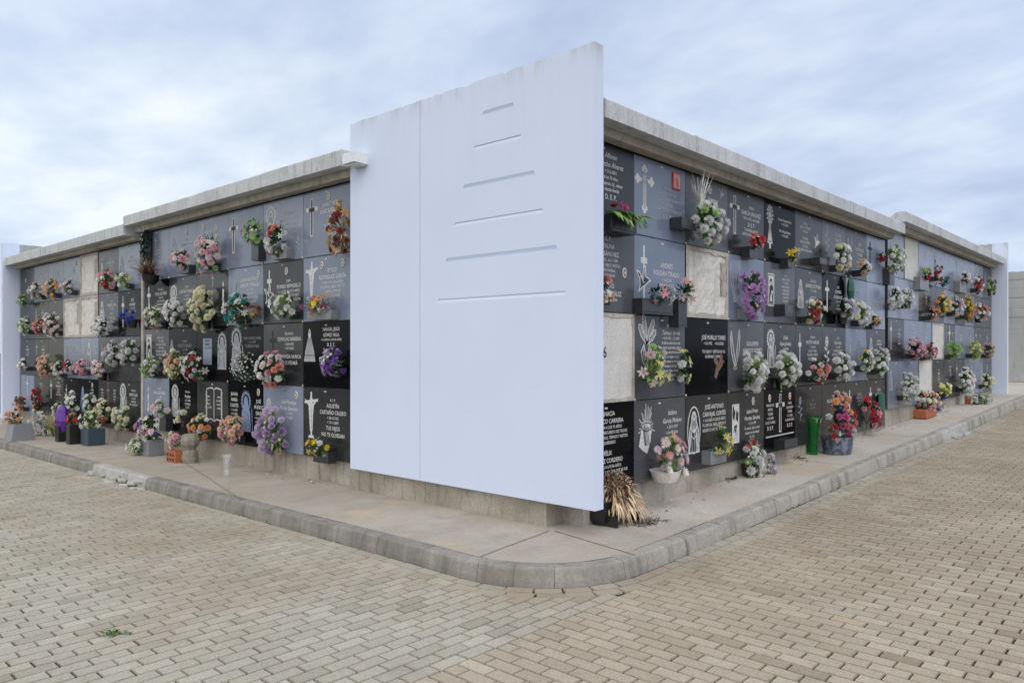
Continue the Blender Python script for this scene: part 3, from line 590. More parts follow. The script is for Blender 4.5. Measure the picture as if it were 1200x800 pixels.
P['R2'] = [
 ['G|figure:-.26:.4:.3:w||', 'C|||', 'G||.0:.5:w:ELISA^MARÍN^+ 2001|', 'G|picture:-.2:.42:.34|.14:.5:w:TOMÁS^+ 1998|', 'B||||', 'B|thin:-.28:.45:.4:m|.1:.5:m:RAÚL^+ 2004|', 'G||.05:.5:w:JULIA^+ 1999|', 'B|haloed:-.2:.42:.4:w|.16:.5:m:EMMA^+ 2003|', 'D|haloed:-.2:.4:.4:b|.14:.5:w:HUGO^+ 1997|'],
 ['G|figure:-.24:.38:.36:w|.1:.5:m:IRENE^SANZ^+ 1998|', 'G|candle:-.24:.38:.4:w|||', 'D||.05:.5:w:BLANCA^*RÍOS^+ 2002^D.E.P.|', 'D||.05:.5:w:OSCAR^*VIDAL^+ 1997^D.E.P.|', 'B||.0:.45:m:NURIA^+ 2005|', 'D|candle:-.1:.4:.4|||', 'B||.05:.5:w:SERGIO^+ 1994|', 'D|thin:-.25:.4:.4|.1:.5:w:LAURA^+ 1999|', 'D||.0:.52:w:DAVID^*MORA^+ 2006^TUS HIJOS|'],
 ['D|thin:-.25:.4:.44|.14:.5:w:GLORIA^*VELA^+ 1996^D. E. P.^TUS HIJOS|', 'B|solid:.1:.56:.12:w|.05:.46:w:SIMÓN^*PEREA^+ 1993^TUS HIJOS^D.E.P.|', 'B|solid:.1:.56:.12:w|.05:.46:w:MARTA^*PEREA^+ 2002^TUS HIJOS^D.E.P.|', 'C||.0:.34:f:24|', 'D|solid:.0:.4:.44|-.2:.5:w:JORGE^+ 1991;.22:.5:w:NIEVES^+ 2004|', 'B||.05:.46:w:MARIO^*LARA^+ 1998|', 'B||.05:.46:w:OLGA^*LARA^+ 2003|', 'D|thin:-.25:.4:.4|.1:.5:w:PAULA^+ 1997|', 'D||.0:.52:w:IVÁN^*CUEVAS^+ 2001^D.E.P.|'],
 ['B|figure:-.26:.42:.34:m|.1:.5:f:CLARA^+ 1995|', 'B||.0:.5:m:RUBÉN^+ 2000|', 'C||.0:.30:f:23|', 'D||.05:.5:w:ALICIA^*NIETO^+ 1998^TUS HIJOS^D.E.P.|', 'D||.05:.54:w:EUGENIO^*NIETO^+ 2003^D.E.P.|', 'D|thin:-.25:.42:.36|.1:.5:w:LOLA^+ 1992|', 'B|thin:-.28:.42:.4:m|.1:.5:w:FERMÍN^*REY^+ 2005|', 'B||.05:.5:m:SARA^+ 1999|', 'D||.0:.52:w:GABRIEL^*SORIA^+ 2001|']]
# lettering: every distinct line is turned into a flat outline once
LINES = set()
for rows in P.values():
    for r in rows:
        for e in r:
            for blk in (e.split('|') + ['', '', ''])[2].split(';'):
                if blk: LINES.update(l.lstrip('~*') for l in blk.split(':', 3)[3].split('^') if l.strip('~* '))
tmp = []
for l in sorted(LINES):
    cu = bpy.data.curves.new('line', 'FONT'); cu.body = l; cu.size = 1; cu.align_x = 'CENTER'; cu.resolution_u = 2; cu.offset = .014
    o = bpy.data.objects.new('line', cu); C.objects.link(o); tmp.append((l, o))
dg = bpy.context.evaluated_depsgraph_get(); TXT = {}
for l, o in tmp:
    ev = o.evaluated_get(dg); me = ev.to_mesh()
    vs = [(v.co.x, v.co.y) for v in me.vertices]; TXT[l] = (vs, [list(p.vertices) for p in me.polygons], max(x for x, y in vs) - min(x for x, y in vs)); ev.to_mesh_clear()
for l, o in tmp:
    cu = o.data; bpy.data.objects.remove(o); bpy.data.curves.remove(cu)
TCOL = {'w': 'white', 'm': 'mid', 'f': 'faint', 'k': 'dark', 'b': 'haloblue', 'c': 'copper'}
def lettering(mb, lines, xc, zt, mat, fit=.47, scale=1., small=False):
    z = zt
    for l in lines:
        big = '*' in l[:2]; sl = '~' in l[:2]; t = l.lstrip('~*')
        if not t.strip(): z -= .03 * scale; continue
        sz = (.056 if big else .038) * scale
        if small: sz *= .86
        vs, fs, w = TXT[t]; sx = sz * .92
        if w * sx > fit: sx = max(fit / w, sz * .62)
        if w * sx > fit: k = fit / (w * sx); sx *= k; sz *= max(k, .8)
        z -= sz * 1.02
        mb.add([(xc + x * sx + (y * sz * .25 if sl else 0), -.0012, z + y * sz) for x, y in vs], fs, mat)
        z -= sz * .16
    return z
# emblems, in a frame of height 1 centred on (0, 0); k scales, (x, z) places
def arc(cx, cz, rx, rz, a0, a1, n=14): return [(cx + rx * math.cos(math.radians(a0 + (a1 - a0) * k / n)), cz + rz * math.sin(math.radians(a0 + (a1 - a0) * k / n))) for k in range(n + 1)]
CROSS = [(-.055, -.5), (.055, -.5), (.055, .16), (.22, .16), (.22, .27), (.055, .27), (.055, .5), (-.055, .5), (-.055, .27), (-.22, .27), (-.22, .16), (-.055, .16)]
DOVE = [(-.5, .30), (-.30, .26), (-.12, .05), (-.02, .42), (.10, .5), (.12, .12), (.30, .06), (.46, -.02), (.30, -.06), (.10, -.20), (-.10, -.28), (-.36, -.46), (-.26, -.22), (-.30, .02)]
def emblem(mb, kind, x, z, h, col):
    K = lambda pts: [(x + a * h, z + b * h) for a, b in pts]
    y0, y1, y2 = -.0012, -.0018, -.0024; mt = M[TCOL[col]]; dk = M['dark']; w = h * .026
    def fill(p, y=y0, m_=mt): mb.poly(K(p), y, m_)
    def line(p, wd=1., y=y0, m_=mt, cl=False): mb.stroke(K(p), w * wd, y, m_, cl)
    def body(r=rnd):
        gm = M['faint'] if col != 'b' else mt
        out = [(-.04, .40), (-.10, .30), (-.10, .20), (-.19, .0), (-.22, -.25), (-.24, -.5), (.24, -.5), (.22, -.25), (.20, .0), (.10, .20), (.10, .30), (.04, .40)]
        fill(out, y0, gm); line(out, 1.2, y1, mt, True)
        line(arc(0, .30, .055, .075, 0, 360, 10), .9, y1, mt, True); line([(-.04, .27), (-.01, .25), (.03, .27)], .7, y1, mt)
        for q in (-.17, -.11, -.05, .0, .06, .12, .17): line([(q * .45, .14 - abs(q)), (q * .8 + r.uniform(-.03, .03), -.1), (q + r.uniform(-.03, .03), -.3), (q * 1.25, -.48)], r.uniform(.6, 1.3), y1, mt if r.random() < .72 else dk)
        line([(-.15, .08), (-.03, -.04), (.0, .08), (.03, -.04), (.15, .09)], 1.3, y2, mt); line([(-.12, -.12), (.0, -.2), (.13, -.1)], .9, y2, mt)
        fill([(-.03, -.06), (.03, -.06), (.015, .11), (-.015, .11)], y2, mt)
    if kind == 'outline': fill([(a * 1.28, b * 1.03) for a, b in CROSS]); fill([(a * .62, b * .965 + .004) for a, b in CROSS], y1, dk)
    elif kind == 'solid': fill([(a * .8, b) for a, b in CROSS])
    elif kind == 'thin': fill([(a * .45, b) for a, b in CROSS])
    elif kind == 'ornate':
        fill([(a * 1.2, b * .9) for a, b in CROSS])
        for cx, cz in ((0, .45), (-.30, .20), (.30, .20), (0, -.47)):
            for dx, dz in ((0, .06), (.06, 0), (-.06, 0), (0, -.06)): mb.poly(K(arc(cx + dx, cz + dz, .065, .065, 0, 360, 10)), y0 - .00003 * (dx > 0) - .00006 * (dz > 0) - .00009 * (dx < 0), mt)
        fill([(a * .62, b * .92) for a, b in CROSS], y2, M['faint']); line([(0, -.44), (0, .44)], .7, y2 - .0003); line([(-.2, .215), (.2, .215)], .7, y2 - .0003)
    elif kind == 'crucifix':
        fill([(-.03, -.5), (.03, -.5), (.03, .5), (-.03, .5)]); fill([(-.26, .24), (.26, .30), (.26, .36), (-.26, .30)], y0 - .0003)
        fill(arc(0, .34, .05, .06, 0, 360, 10), y1); fill([(-.28, .36), (-.08, .26), (.08, .26), (.28, .38), (.1, .20), (.07, .0), (.05, -.34), (-.05, -.34), (-.08, .0), (-.1, .19)], y1 - .0002)
        line([(0, .2), (.02, -.3)], .7, y2, M['faint']); fill([(-.12, -.5), (.12, -.5), (.08, -.44), (-.08, -.44)], y1)
    elif kind in ('figure', 'robed', 'haloed', 'arch'):
        if kind == 'robed': line(arc(0, 0, .28, .52, 0, 360, 24), 1.2, cl=True)
        if kind in ('haloed', 'arch'):
            for rr in (.25, .21): line(arc(0, .27, rr * .9, rr, -40, 220, 18), 1.1)
            for k in range(14):
                a = math.radians(-30 + 240 * k / 13); line([(.2 * math.cos(a), .27 + .22 * math.sin(a)), (.27 * math.cos(a), .27 + .30 * math.sin(a))], .7)
        if kind == 'arch': line([(-.24, .2), (-.24, -.5), (.24, -.5), (.24, .2)], 1.2)
        body()
        if kind == 'haloed': line([(.30, .1), (.34, -.5)], 1.); fill(arc(-.02, .02, .07, .10, 0, 360, 10), y2, mt)
    elif kind == 'hands':
        for s_, t_ in ((-1, .9), (1, 1.)):
            p = [(.03 * s_, -.46), (.20 * s_, -.1), (.27 * s_, .30 * t_), (.22 * s_, .5 * t_), (.15 * s_, .2), (.06 * s_, -.12), (.02 * s_, -.3)]
            line(p, 1.2, cl=True); line([(.10 * s_, -.2), (.20 * s_, .2)], .8); line([(.13 * s_, -.1), (.24 * s_, .36 * t_)], .8)
        line(arc(0, -.47, .1, .05, 180, 360, 6))
    elif kind == 'bouquethands':
        for a, l in ((-35, .5), (-12, .62), (28, .58), (50, .46)):
            T_ = lambda p: [(q[0] * math.cos(math.radians(a)) + q[1] * math.sin(math.radians(a)), -q[0] * math.sin(math.radians(a)) + q[1] * math.cos(math.radians(a)) - .02) for q in p]
            line(T_([(0, 0), (-.07, l * .5), (-.05, l * .9), (0, l), (.06, l * .88), (.07, l * .5)]), 1.2, cl=True); line(T_([(0, .05), (0, l * .9)]), .8); fill(T_([(-.03, l * .4), (.03, l * .4), (.04, l * .8), (-.03, l * .8)]))
        for s_ in (-1, 1): line([(.03 * s_, -.5), (.16 * s_, -.34), (.20 * s_, -.16), (.10 * s_, -.02), (.04 * s_, -.22)], 1.3, cl=True); line([(.08 * s_, -.4), (.12 * s_, -.1)], .9)
    elif kind in ('dove', 'copperdove'):
        m_ = M['copper'] if kind == 'copperdove' else mt
        if kind == 'copperdove': fill([(-.42, .55), (-.30, .12), (-.12, .0), (-.30, -.42), (-.14, -.52), (.06, -.22), (.30, -.06), (.44, .12), (.56, .10), (.40, .22), (.34, .20), (.30, .52), (.16, .40), (.10, .12), (-.08, .22), (-.22, .36)], y0, m_)
        else: fill(DOVE); line([(-.05, .05), (.05, .42)], .9, y1, M['faint']); line([(-.26, .2), (-.05, -.05)], .9, y1, M['faint'])
        for q in range(3): line([(-.02 + .03 * q, .0 + .04 * q), (.03 + .03 * q, .30)], .6, y1, M['faint'] if kind == 'dove' else dk)
    elif kind == 'dovecross':
        fill([(a * .5, b) for a, b in CROSS]); q = [(a * .5, b * .5 - .14) for a, b in DOVE]; fill(q, y1, M['D']); line(q, 1., y2, mt, True); line([(-.02, -.13), (.03, .05)], .8, y2); line([(-.12, -.08), (0, -.2)], .8, y2)
    elif kind == 'rosecross':
        fill([(a * .6, b) for a, b in CROSS]); fill(arc(.0, -.30, .12, .13, 0, 360, 9), y1); line(arc(0, -.3, .06, .06, 0, 300, 9), .9, y2, dk); line([(.0, .0), (.08, -.15), (.0, -.3), (-.1, -.5)], 1.2, y1)
    elif kind == 'rose':
        line([(.0, -.5), (.05, -.2), (0, .15)], 1.3); fill(arc(0, .30, .13, .17, 0, 360, 10)); line(arc(0, .3, .07, .09, 0, 300, 8), .9, y1, dk)
        for s_, zz in ((1, -.1), (-1, -.22), (1, -.34), (-1, .02)): fill([(.02, zz), (.14 * s_, zz + .12), (.22 * s_, zz + .10), (.16 * s_, zz + .02)], y1)
    elif kind == 'wheat':
        for k in range(9): a = math.radians(58 + 8 * k); l = .7 + .2 * (k % 3); line([(0, -.4), (l * math.cos(a), -.4 + l * math.sin(a))], 1.3 + k % 2)
    elif kind == 'candle':
        fill([(-.05, -.5), (.05, -.5), (.05, .22), (-.05, .22)]); fill([(0, .26), (.05, .36), (0, .5), (-.045, .36)]); fill([(-.11, -.5), (.11, -.5), (.09, -.42), (-.09, -.42)], y1); line([(-.04, -.2), (.04, -.05)], .8, y1, dk)
    elif kind in ('picture', 'panel', 'plate'):
        hw = .24 if kind == 'picture' else (.2 if kind == 'panel' else .36); zb = -.5 if kind != 'panel' else -.5
        fill([(-hw, -.5), (hw, -.5), (hw, .5), (-hw, .5)], y0, M['white'] if kind != 'plate' else M['G'])
        if kind == 'picture':
            line([(-hw * .86, -.45), (hw * .86, -.45), (hw * .86, .45), (-hw * .86, .45)], .9, y1, dk, True)
            fill([(-.15, -.42), (.14, -.42), (.15, .05), (.05, .22), (-.12, .1)], y1 - .0002, dk); fill(arc(-.02, .24, .09, .12, 0, 360, 10), y1 - .0003, dk)
            fill(arc(-.03, .2, .055, .07, 0, 360, 10), y2 - .0003, M['white']); fill(arc(.05, -.08, .06, .07, 0, 360, 10), y2 - .0003, M['white']); fill([(-.08, -.36), (.08, -.36), (.04, -.18), (-.06, -.12)], y2 - .0003, M['white'])
        if kind == 'panel':
            fill([(-.16, .5), (-.02, .28), (-.10, .05), (-.18, .2)], y1, dk); fill([(.03, .34), (.16, .26), (.12, .02), (.0, .12)], y1, dk); fill([(-.1, -.06), (.08, -.02), (.03, -.2), (-.05, -.22)], y1, dk)
            line([(-.14, -.24), (-.02, -.1), (.12, -.3)], 1., y1, M['faint']); line([(-.1, -.46), (0, -.2), (.1, -.48)], 1., y1, M['faint'])
    elif kind == 'thorns':
        fill(arc(0, .10, .24, .27, 0, 360, 16)); fill([(-.22, .1), (.20, .16), (.18, -.22), (.02, -.5), (-.16, -.42), (-.34, -.3)], y0 - .0003)
        for k in range(16): a = math.radians(-10 + 200 * k / 15 + rnd.uniform(-6, 6)); l = rnd.uniform(.38, .62); line([(.2 * math.cos(a), .1 + .22 * math.sin(a)), (l * .62 * math.cos(a), .1 + l * math.sin(a))], .9)
        for k in range(9): a = rnd.uniform(-.16, .1); line([(a, .2 - rnd.random() * .1), (a - .03, .0), (a + .04, -.3)], .8, y1, M['dark' if k % 2 else 'faint'])
        line(arc(0, .14, .22, .1, 0, 360, 14), 1., y1, dk, True); line(arc(0, .2, .22, .1, 0, 360, 14), .8, y1, M['faint'], True)
    elif kind == 'monstrance':
        fill(arc(0, .28, .13, .16, 0, 360, 14)); 
        for k in range(12): a = math.radians(30 * k); line([(.11 * math.cos(a), .28 + .14 * math.sin(a)), (.17 * math.cos(a), .28 + .21 * math.sin(a))], 1.6)
        fill([(-.04, .12), (.04, .12), (.05, -.05), (.14, -.38), (-.14, -.38), (-.05, -.05)], y0 - .0003); fill([(-.05, -.38), (.05, -.38), (.04, -.5), (-.04, -.5)], y0 - .0002)
        line(arc(0, .28, .07, .09, 0, 360, 12), 1.1, y1, dk, True); line([(0, .08), (-.06, -.34), (.07, -.34)], .9, y1, dk, True); line(arc(0, .28, .11, .14, 0, 360, 12), .8, y1, M['faint'], True)
    elif kind == 'mantle':
        fill([(-.06, .32), (.06, .32), (.26, -.2), (.32, -.5), (-.32, -.5), (-.26, -.2)], y0, M['mid']); fill(arc(0, .36, .08, .1, 0, 360, 10), y1, M['white']); fill([(-.05, .48), (.0, .56), (.05, .48), (.07, .42), (-.07, .42)], y1, M['white'])
        for q in (-.2, -.1, 0, .1, .2): line([(q * .3, .22), (q, -.46)], .8, y1, M['faint']); 
        line([(-.27, -.3), (.27, -.3)], .9, y1, dk); line([(-.3, -.44), (.3, -.44)], .9, y1, M['white'])
    elif kind == 'book':
        line([(0, .42), (-.12, .48), (-.42, .44), (-.46, .36), (-.46, -.42), (-.14, -.40), (0, -.46)], 1.3); line([(0, .42), (.12, .48), (.42, .44), (.46, .36), (.46, -.42), (.14, -.40), (0, -.46)], 1.3); line([(0, .42), (0, -.46)], 1.1); line([(-.42, .36), (-.42, -.37)], .8); line([(.42, .36), (.42, -.37)], .8)
EMB = {'outline': 'outlined cross', 'solid': 'plain cross', 'thin': 'slender cross', 'ornate': 'ornate cross', 'crucifix': 'crucifix', 'figure': 'robed figure', 'robed': 'oval statue', 'haloed': 'haloed figure', 'arch': 'arched figure', 'hands': 'praying hands',
       'bouquethands': 'lily engraving', 'dove': 'dove', 'copperdove': 'copper dove', 'dovecross': 'dove cross', 'rosecross': 'rose cross', 'rose': 'engraved rose', 'wheat': 'engraved wheat', 'candle': 'candle', 'picture': 'white picture', 'panel': 'white panel',
       'thorns': 'thorn-crowned head', 'monstrance': 'monstrance', 'mantle': 'mantled statue', 'book': 'open book', 'plate': 'grey plate', None: 'lettering only'}
TONE = {'K': 'black', 'D': 'dark grey', 'S': 'speckled', 'B': 'blue-grey', 'G': 'pale grey'}  # blue-grey and pale grey include sky reflection put into the stone colour
ORD = ['first', 'second', 'third', 'fourth', 'fifth', 'sixth', 'seventh', 'eighth', 'ninth', 'tenth']; ROWN = ['top', 'second', 'third', 'bottom']
def where(b, r, c):
    sd = 'left' if b[0] == 'L' else 'right'
    return f'{ROWN[r]} row, {ORD[c]} column from white slab, {sd} wall' if b[1] == '1' else f'{ROWN[r]} row, {ORD[c]} column of far {sd} block'
tagm = MB(); tagm.box(-.018, .018, -.003, 0, -.006, .006, M['white']); TAGME = tagm.mesh('number_tag')
capm = MB(); capm.lathe([(.013, 0), (.013, .006), (.007, .011)], 10, M['brass'], Matrix.Rotation(math.pi / 2, 4, 'X')); CAPME = capm.mesh('screw_cap')
porm = MB(); porm.lathe([(.030, 0), (.030, .005), (.024, .007)], 18, M['porcelain'], Matrix.Rotation(math.pi / 2, 4, 'X'), sy=1.35)
PORME = porm.mesh('portrait'); porm = MB(); porm.lathe([(.021, .0075), (.021, .008)], 18, M['photo'], Matrix.Rotation(math.pi / 2, 4, 'X'), sy=1.35); porm.lathe([(.010, .0085), (.010, .009)], 10, M['porcelain'], Matrix.Rotation(math.pi / 2, 4, 'X'), sy=1.3); PRINT = porm.mesh('portrait_print')
def stone_box(w, h, mat, d=.12, wall=.012):
    mb = MB(); mb.box(-w / 2, w / 2, -d, -.003, -h, -h + .015, mat)
    mb.box(-w / 2, w / 2, -d, -d + wall, -h + .0155, 0, mat, None, .003); mb.box(-w / 2, w / 2, -.003 - wall, -.003, -h + .0155, 0, mat)
    for s_ in (-1, 1): mb.box(min(s_ * w / 2, s_ * (w / 2 - wall)), max(s_ * w / 2, s_ * (w / 2 - wall)), -d + wall + .0005, -.0035 - wall, -h + .0155, 0, mat)
    mb.box(-w / 2 + wall + .001, w / 2 - wall - .001, -d + wall + .001, -.004 - wall, -h + .02, -h * .35, M['cavity'])
    return mb
for b, rows in P.items():
    side, a_, w_, n_, lev = BL[b]
    for r, row in enumerate(rows):
        z1, z0 = lev[r] - .003, lev[r + 1] + .003
        for c, e in enumerate(row):
            tone, embs, txt, ext = (e.split('|') + ['', '', ''])[:4]
            lo, hi = col_edges(b, c); full = hi - lo; mid = (lo + hi) / 2; hw = full / 2 - .003; H = z1 - z0
            cw = (hi - .4) if (c == 0 and b[1] == '1') else mid       # centre of a full-width stone
            cen = cw; loc = along_to_world(side, mid, z0); sh = (cw - mid) * (-1 if side == 'L' else 1)
            wh = where(b, r, c); grp = f'memorial plaques of the {"left" if side == "L" else "right"} wall'
            if tone in 'XC':
                t = thing('niche_cover', (f'raw plastered open niche, {wh}' if tone == 'X' else f'cream blank niche cover, {wh}'), 'niche cover', loc, ROT[side], 'unmarked niche fronts')
                mb = MB(); nx, nz = 14, 12; dpt = .0 if tone == 'C' else .006
                mat = M['rawniche'] if tone == 'X' else M['cream']; ins = .05 if tone == 'X' else .035
                v = []; f = []
                for j_ in range(nz + 1):
                    for i_ in range(nx + 1):
                        v.append((-hw + ins * .6 + (2 * hw - ins * 1.2) * i_ / nx, dpt + (rnd.uniform(-.006, .006) if tone == 'X' else rnd.uniform(-.001, .001)), ins * .5 + (H - ins * .9) * j_ / nz))
                for j_ in range(nz):
                    for i_ in range(nx): q = j_ * (nx + 1) + i_; f.append([q, q + 1, q + nx + 2, q + nx + 1])
                mb.add(v, f, mat); mb.build('plaster_panel', t, smooth=False)
                mb = MB()
                def rim(p, q, wd):
                    n = 9; d = (Vector(q) - Vector(p)); nr = Vector((-d.y, d.x)).normalized(); vs = []
                    for k in range(n + 1):
                        m_ = Vector(p) + d * k / n; wi = wd * rnd.uniform(.7, 1.35)
                        for g_, yy in ((0, -.006), (wi, rnd.uniform(-.010, -.004)), (wi + .006, .021)): u = m_ + nr * g_; vs.append((u.x, yy, u.y))
                    mb.add(vs, [[k * 3 + q_, k * 3 + q_ + 1, (k + 1) * 3 + q_ + 1, (k + 1) * 3 + q_] for k in range(n) for q_ in (0, 1)], M['mortar'])
                for p_, q_ in (((-hw, 0), (hw, 0)), ((hw, 0), (hw, H)), ((hw, H), (-hw, H)), ((-hw, H), (-hw, 0))): rim(p_, q_, ins * .8)
                mb.build('mortar_rim', t)
                if tone == 'X':
                    mb = MB(); xx = hw - .12; pts = []
                    for k in range(10): pts.append((xx + rnd.uniform(-.02, .02) - .03, -.0045, H * .35 + H * .055 * k))
                    for k in range(9, -1, -1): pts.append((xx + .07 + rnd.uniform(-.012, .012), -.0045, H * .35 + H * .055 * k))
                    mb.add(pts, [list(range(20))], M['mortar']); mb.build('broken_edge', t)
            else:
                em0 = embs.split()[0].split(':')[0] if embs else None
                desc = EMB[em0]
                lab = f'{TONE[tone]} plaque with {desc}, {wh}'
                while len(lab.split()) > 16: lab = lab.replace(' from white slab', '')
                t = thing('memorial_plaque', lab, 'memorial plaque', loc, ROT[side], grp)
                mb = MB(); mb.box(-hw, hw, 0, .021, 0, H, M[tone], None, .003); mb.build('stone_slab', t)
                for q in embs.split():
                    k = q.split(':'); mb = MB(); emblem(mb, k[0], float(k[1]) + sh, float(k[2]) * H / .665, float(k[3]) * .94, k[4] if len(k) > 4 else 'w')
                    mb.build('engraved_cross' if 'cross' in EMB[k[0]] or k[0] == 'crucifix' else 'engraved_emblem', t)
                link('number_tag', TAGME, t, (sh + rnd.uniform(-.03, .03), -.0003, H - .035))
                if b[1] == '1' and c > 0 and r < 3: link('screw_cap', CAPME, t, ((-hw if side == 'R' else hw) , -.0005, .004))
            if txt:
                for blk in txt.split(';'):
                    x, zt, col, ls = blk.split(':', 3); lines = ls.split('^'); two = ';' in txt
                    z_ = float(zt) * H / .665 + .02; small = len(lines) > 8
                    for part in ls.split('^^'):
                        mb = MB(); z_ = lettering(mb, part.split('^'), float(x) + sh, z_, M[TCOL[col]], .24 if two else (.62 if 'PACHECO' in ls or 'CATALINA' in ls else .46), 3.0 if ls == '6' else 1., small) - .03
                        mb.build('inscription' if tone not in 'C' else 'painted_number', t)
            for q in ext.split():
                k = q.split(':'); v = [float(u) for u in k[1:]]
                if k[0] == 'P': link('portrait_print', PRINT, link('portrait', PORME, t, (v[0] + sh, -.0005, v[1] * H / .665)))
                elif k[0] == 'R':
                    mb = MB(); mb.box(-.062, .062, -.012, -.0005, -.072, .072, M['redpic'], None, .003); mb.box(-.046, .046, -.0135, -.0122, -.058, .058, M['pinkpic'])
                    mb.poly([(-.02, -.05), (.03, -.05), (.022, .01), (.012, .045), (-.008, .045), (-.02, .01)], -.0145, M['redpic']); mb.poly(arc(.002, .03, .012, .014, 0, 360, 10), -.0155, M['pinkpic']); mb.build('red_tile', t, (v[0] + sh, 0, v[1]))
                elif k[0] == 'line': mb = MB(); mb.poly([(v[0] - v[2] / 2, v[1] - .006), (v[0] + v[2] / 2, v[1] - .006), (v[0] + v[2] / 2, v[1] + .006), (v[0] - v[2] / 2, v[1] + .006)], -.0012, M['white']); mb.build('engraved_rule', t)
                elif k[0] == 'box': stone_box(v[2], v[3], M['box']).build('flower_box', t, (v[0] + sh, 0, v[1] + v[3]))
# ------------------------------------------------------------------ flowers
def petal(mb, mat, az, L_, W_, tilt, curl, r0=0., z0=0., cup=.25, tip=.35, rows=3):
    v = []; f = []; a = math.radians(tilt); r, z = r0, z0; ca, sa = math.cos(az), math.sin(az)
    for i in range(rows + 1):
        t = i / rows; w = W_ * (math.sin(math.pi * min(.96, (t * .78 + .12))) if tip < .5 else (.35 + .65 * min(1, t * 1.8)))
        if i == rows: w *= tip
        up = cup * w
        for s_ in (-1, 0, 1):
            rr = r + (0 if s_ == 0 else -up * math.sin(a)); zz = z + (0 if s_ == 0 else up * math.cos(a)); y = s_ * w / 2
            v.append((rr * ca - y * sa, rr * sa + y * ca, zz))
        r += L_ / rows * math.cos(a); z += L_ / rows * math.sin(a); a += math.radians(curl) / rows
    for i in range(rows):
        for k in (0, 1): q = i * 3 + k; f.append([q, q + 1, q + 4, q + 3])
    mb.add(v, f, mat)
def bloom(kind, col, seed):
    g = random.Random(seed); mb = MB(); m_ = petal_mat(col); tau = 2 * math.pi
    if kind == 'r':
        for n, L_, W_, tl, cu, r0, z0 in ((3, .45, .5, 88, -20, .08, .35), (4, .6, .62, 78, -30, .16, .2), (5, .8, .8, 58, -50, .2, .05), (6, .95, .9, 30, -60, .2, -.05)):
            o = g.random() * 6
            for k in range(n): petal(mb, m_, o + tau * k / n, L_, W_, tl + g.uniform(-6, 6), cu, r0, z0, .3, .6)
    elif kind == 'm':
        for tl, n, L_ in ((86, 4, .7), (66, 8, .85), (46, 11, .95), (26, 13, 1.), (6, 13, 1.), (-14, 10, .95)):
            o = g.random() * 6
            for k in range(n): petal(mb, m_, o + tau * k / n + g.uniform(-.1, .1), L_ * g.uniform(.9, 1.08), .46, tl + g.uniform(-6, 6), 40 if tl > 10 else 20, .05, .0, .5, .5, 2)
    elif kind == 'd':
        for n, tl, L_ in ((13, 18, 1.), (11, 34, .86)):
            o = g.random() * 6
            for k in range(n): petal(mb, m_, o + tau * k / n, L_, .34, tl + g.uniform(-7, 7), -22, .08, 0, .15, .45, 2)
        mb.lathe([(.22, .05), (.2, .16), (.1, .22)], 8, petal_mat('Y' if col in 'WLPPLVLY' else 'LG'))
    elif kind == 'l':
        for k in range(6): petal(mb, m_, tau * k / 6 + g.uniform(-.1, .1), 1.15, .48 if k % 2 else .38, 50 + g.uniform(-6, 6), -75, .05, -.1, .3, .12)
        for k in range(4): petal(mb, petal_mat('Y'), tau * k / 4 + .3, .55, .06, 70, -20, .02, 0, 0, .8, 2)
    elif kind == 'c':
        for n, tl, L_ in ((5, 80, .6), (7, 58, .8), (9, 34, .95), (9, 8, .95)):
            o = g.random() * 6
            for k in range(n): petal(mb, m_, o + tau * k / n, L_ * g.uniform(.85, 1.1), .52, tl + g.uniform(-14, 14), g.uniform(-40, 20), .05, 0, g.uniform(-.3, .4), .9, 2)
    elif kind == 't':
        for k in range(5): petal(mb, m_, tau * k / 5, 1., .8, 30, -30, .05, 0, .2, .6, 2)
    elif kind == 'p':                                # plume of small grains
        for k in range(26):
            z = k / 26; petal(mb, m_, g.random() * 6.3, .5 * (1 - z * .6), .2, 50, 20, .03, z * 3.2, .2, .3, 2)
    return mb
BR_ = {'r': .036, 'm': .043, 'd': .040, 'l': .046, 'c': .036, 't': .013, 'p': .05}
BCACHE = {}
def bloom_mesh(kind, col, v):
    k = (kind, col, v)
    if k not in BCACHE: mb = bloom(kind, col, hash((ord(kind), v)) % 9999); BCACHE[k] = (mb, mb.mesh({'r': 'rose', 'm': 'chrysanthemum', 'd': 'daisy', 'l': 'lily', 'c': 'carnation', 't': 'small_blossom', 'p': 'plume'}[kind], True))
    return BCACHE[k]
def leaf(mb, base, d, L_, W_, mat, g, bend=.3, rows=3):
    d = d.normalized(); s_ = d.cross(Vector((g.uniform(-.3, .3), -.4, 1))); s_ = s_.normalized() if s_.length > .01 else Vector((1, 0, 0)); nrm = s_.cross(d).normalized()
    v = []; f = []; p = Vector(base); dd = d.copy()
    for i in range(rows + 1):
        t = i / rows; w = W_ * (.25 + 1.5 * t) * (1 - t) * 1.6 + .001
        for k in (-1, 0, 1): q = p + s_ * (k * w / 2) + nrm * (abs(k) * w * .22); v.append(tuple(q))
        p = p + dd * (L_ / rows); dd = (dd + Vector((0, 0, -bend)) / rows + nrm * g.uniform(-.1, .1)).normalized()
    for i in range(rows):
        for k in (0, 1): q = i * 3 + k; f.append([q, q + 1, q + 4, q + 3])
    mb.add(v, f, M[mat])
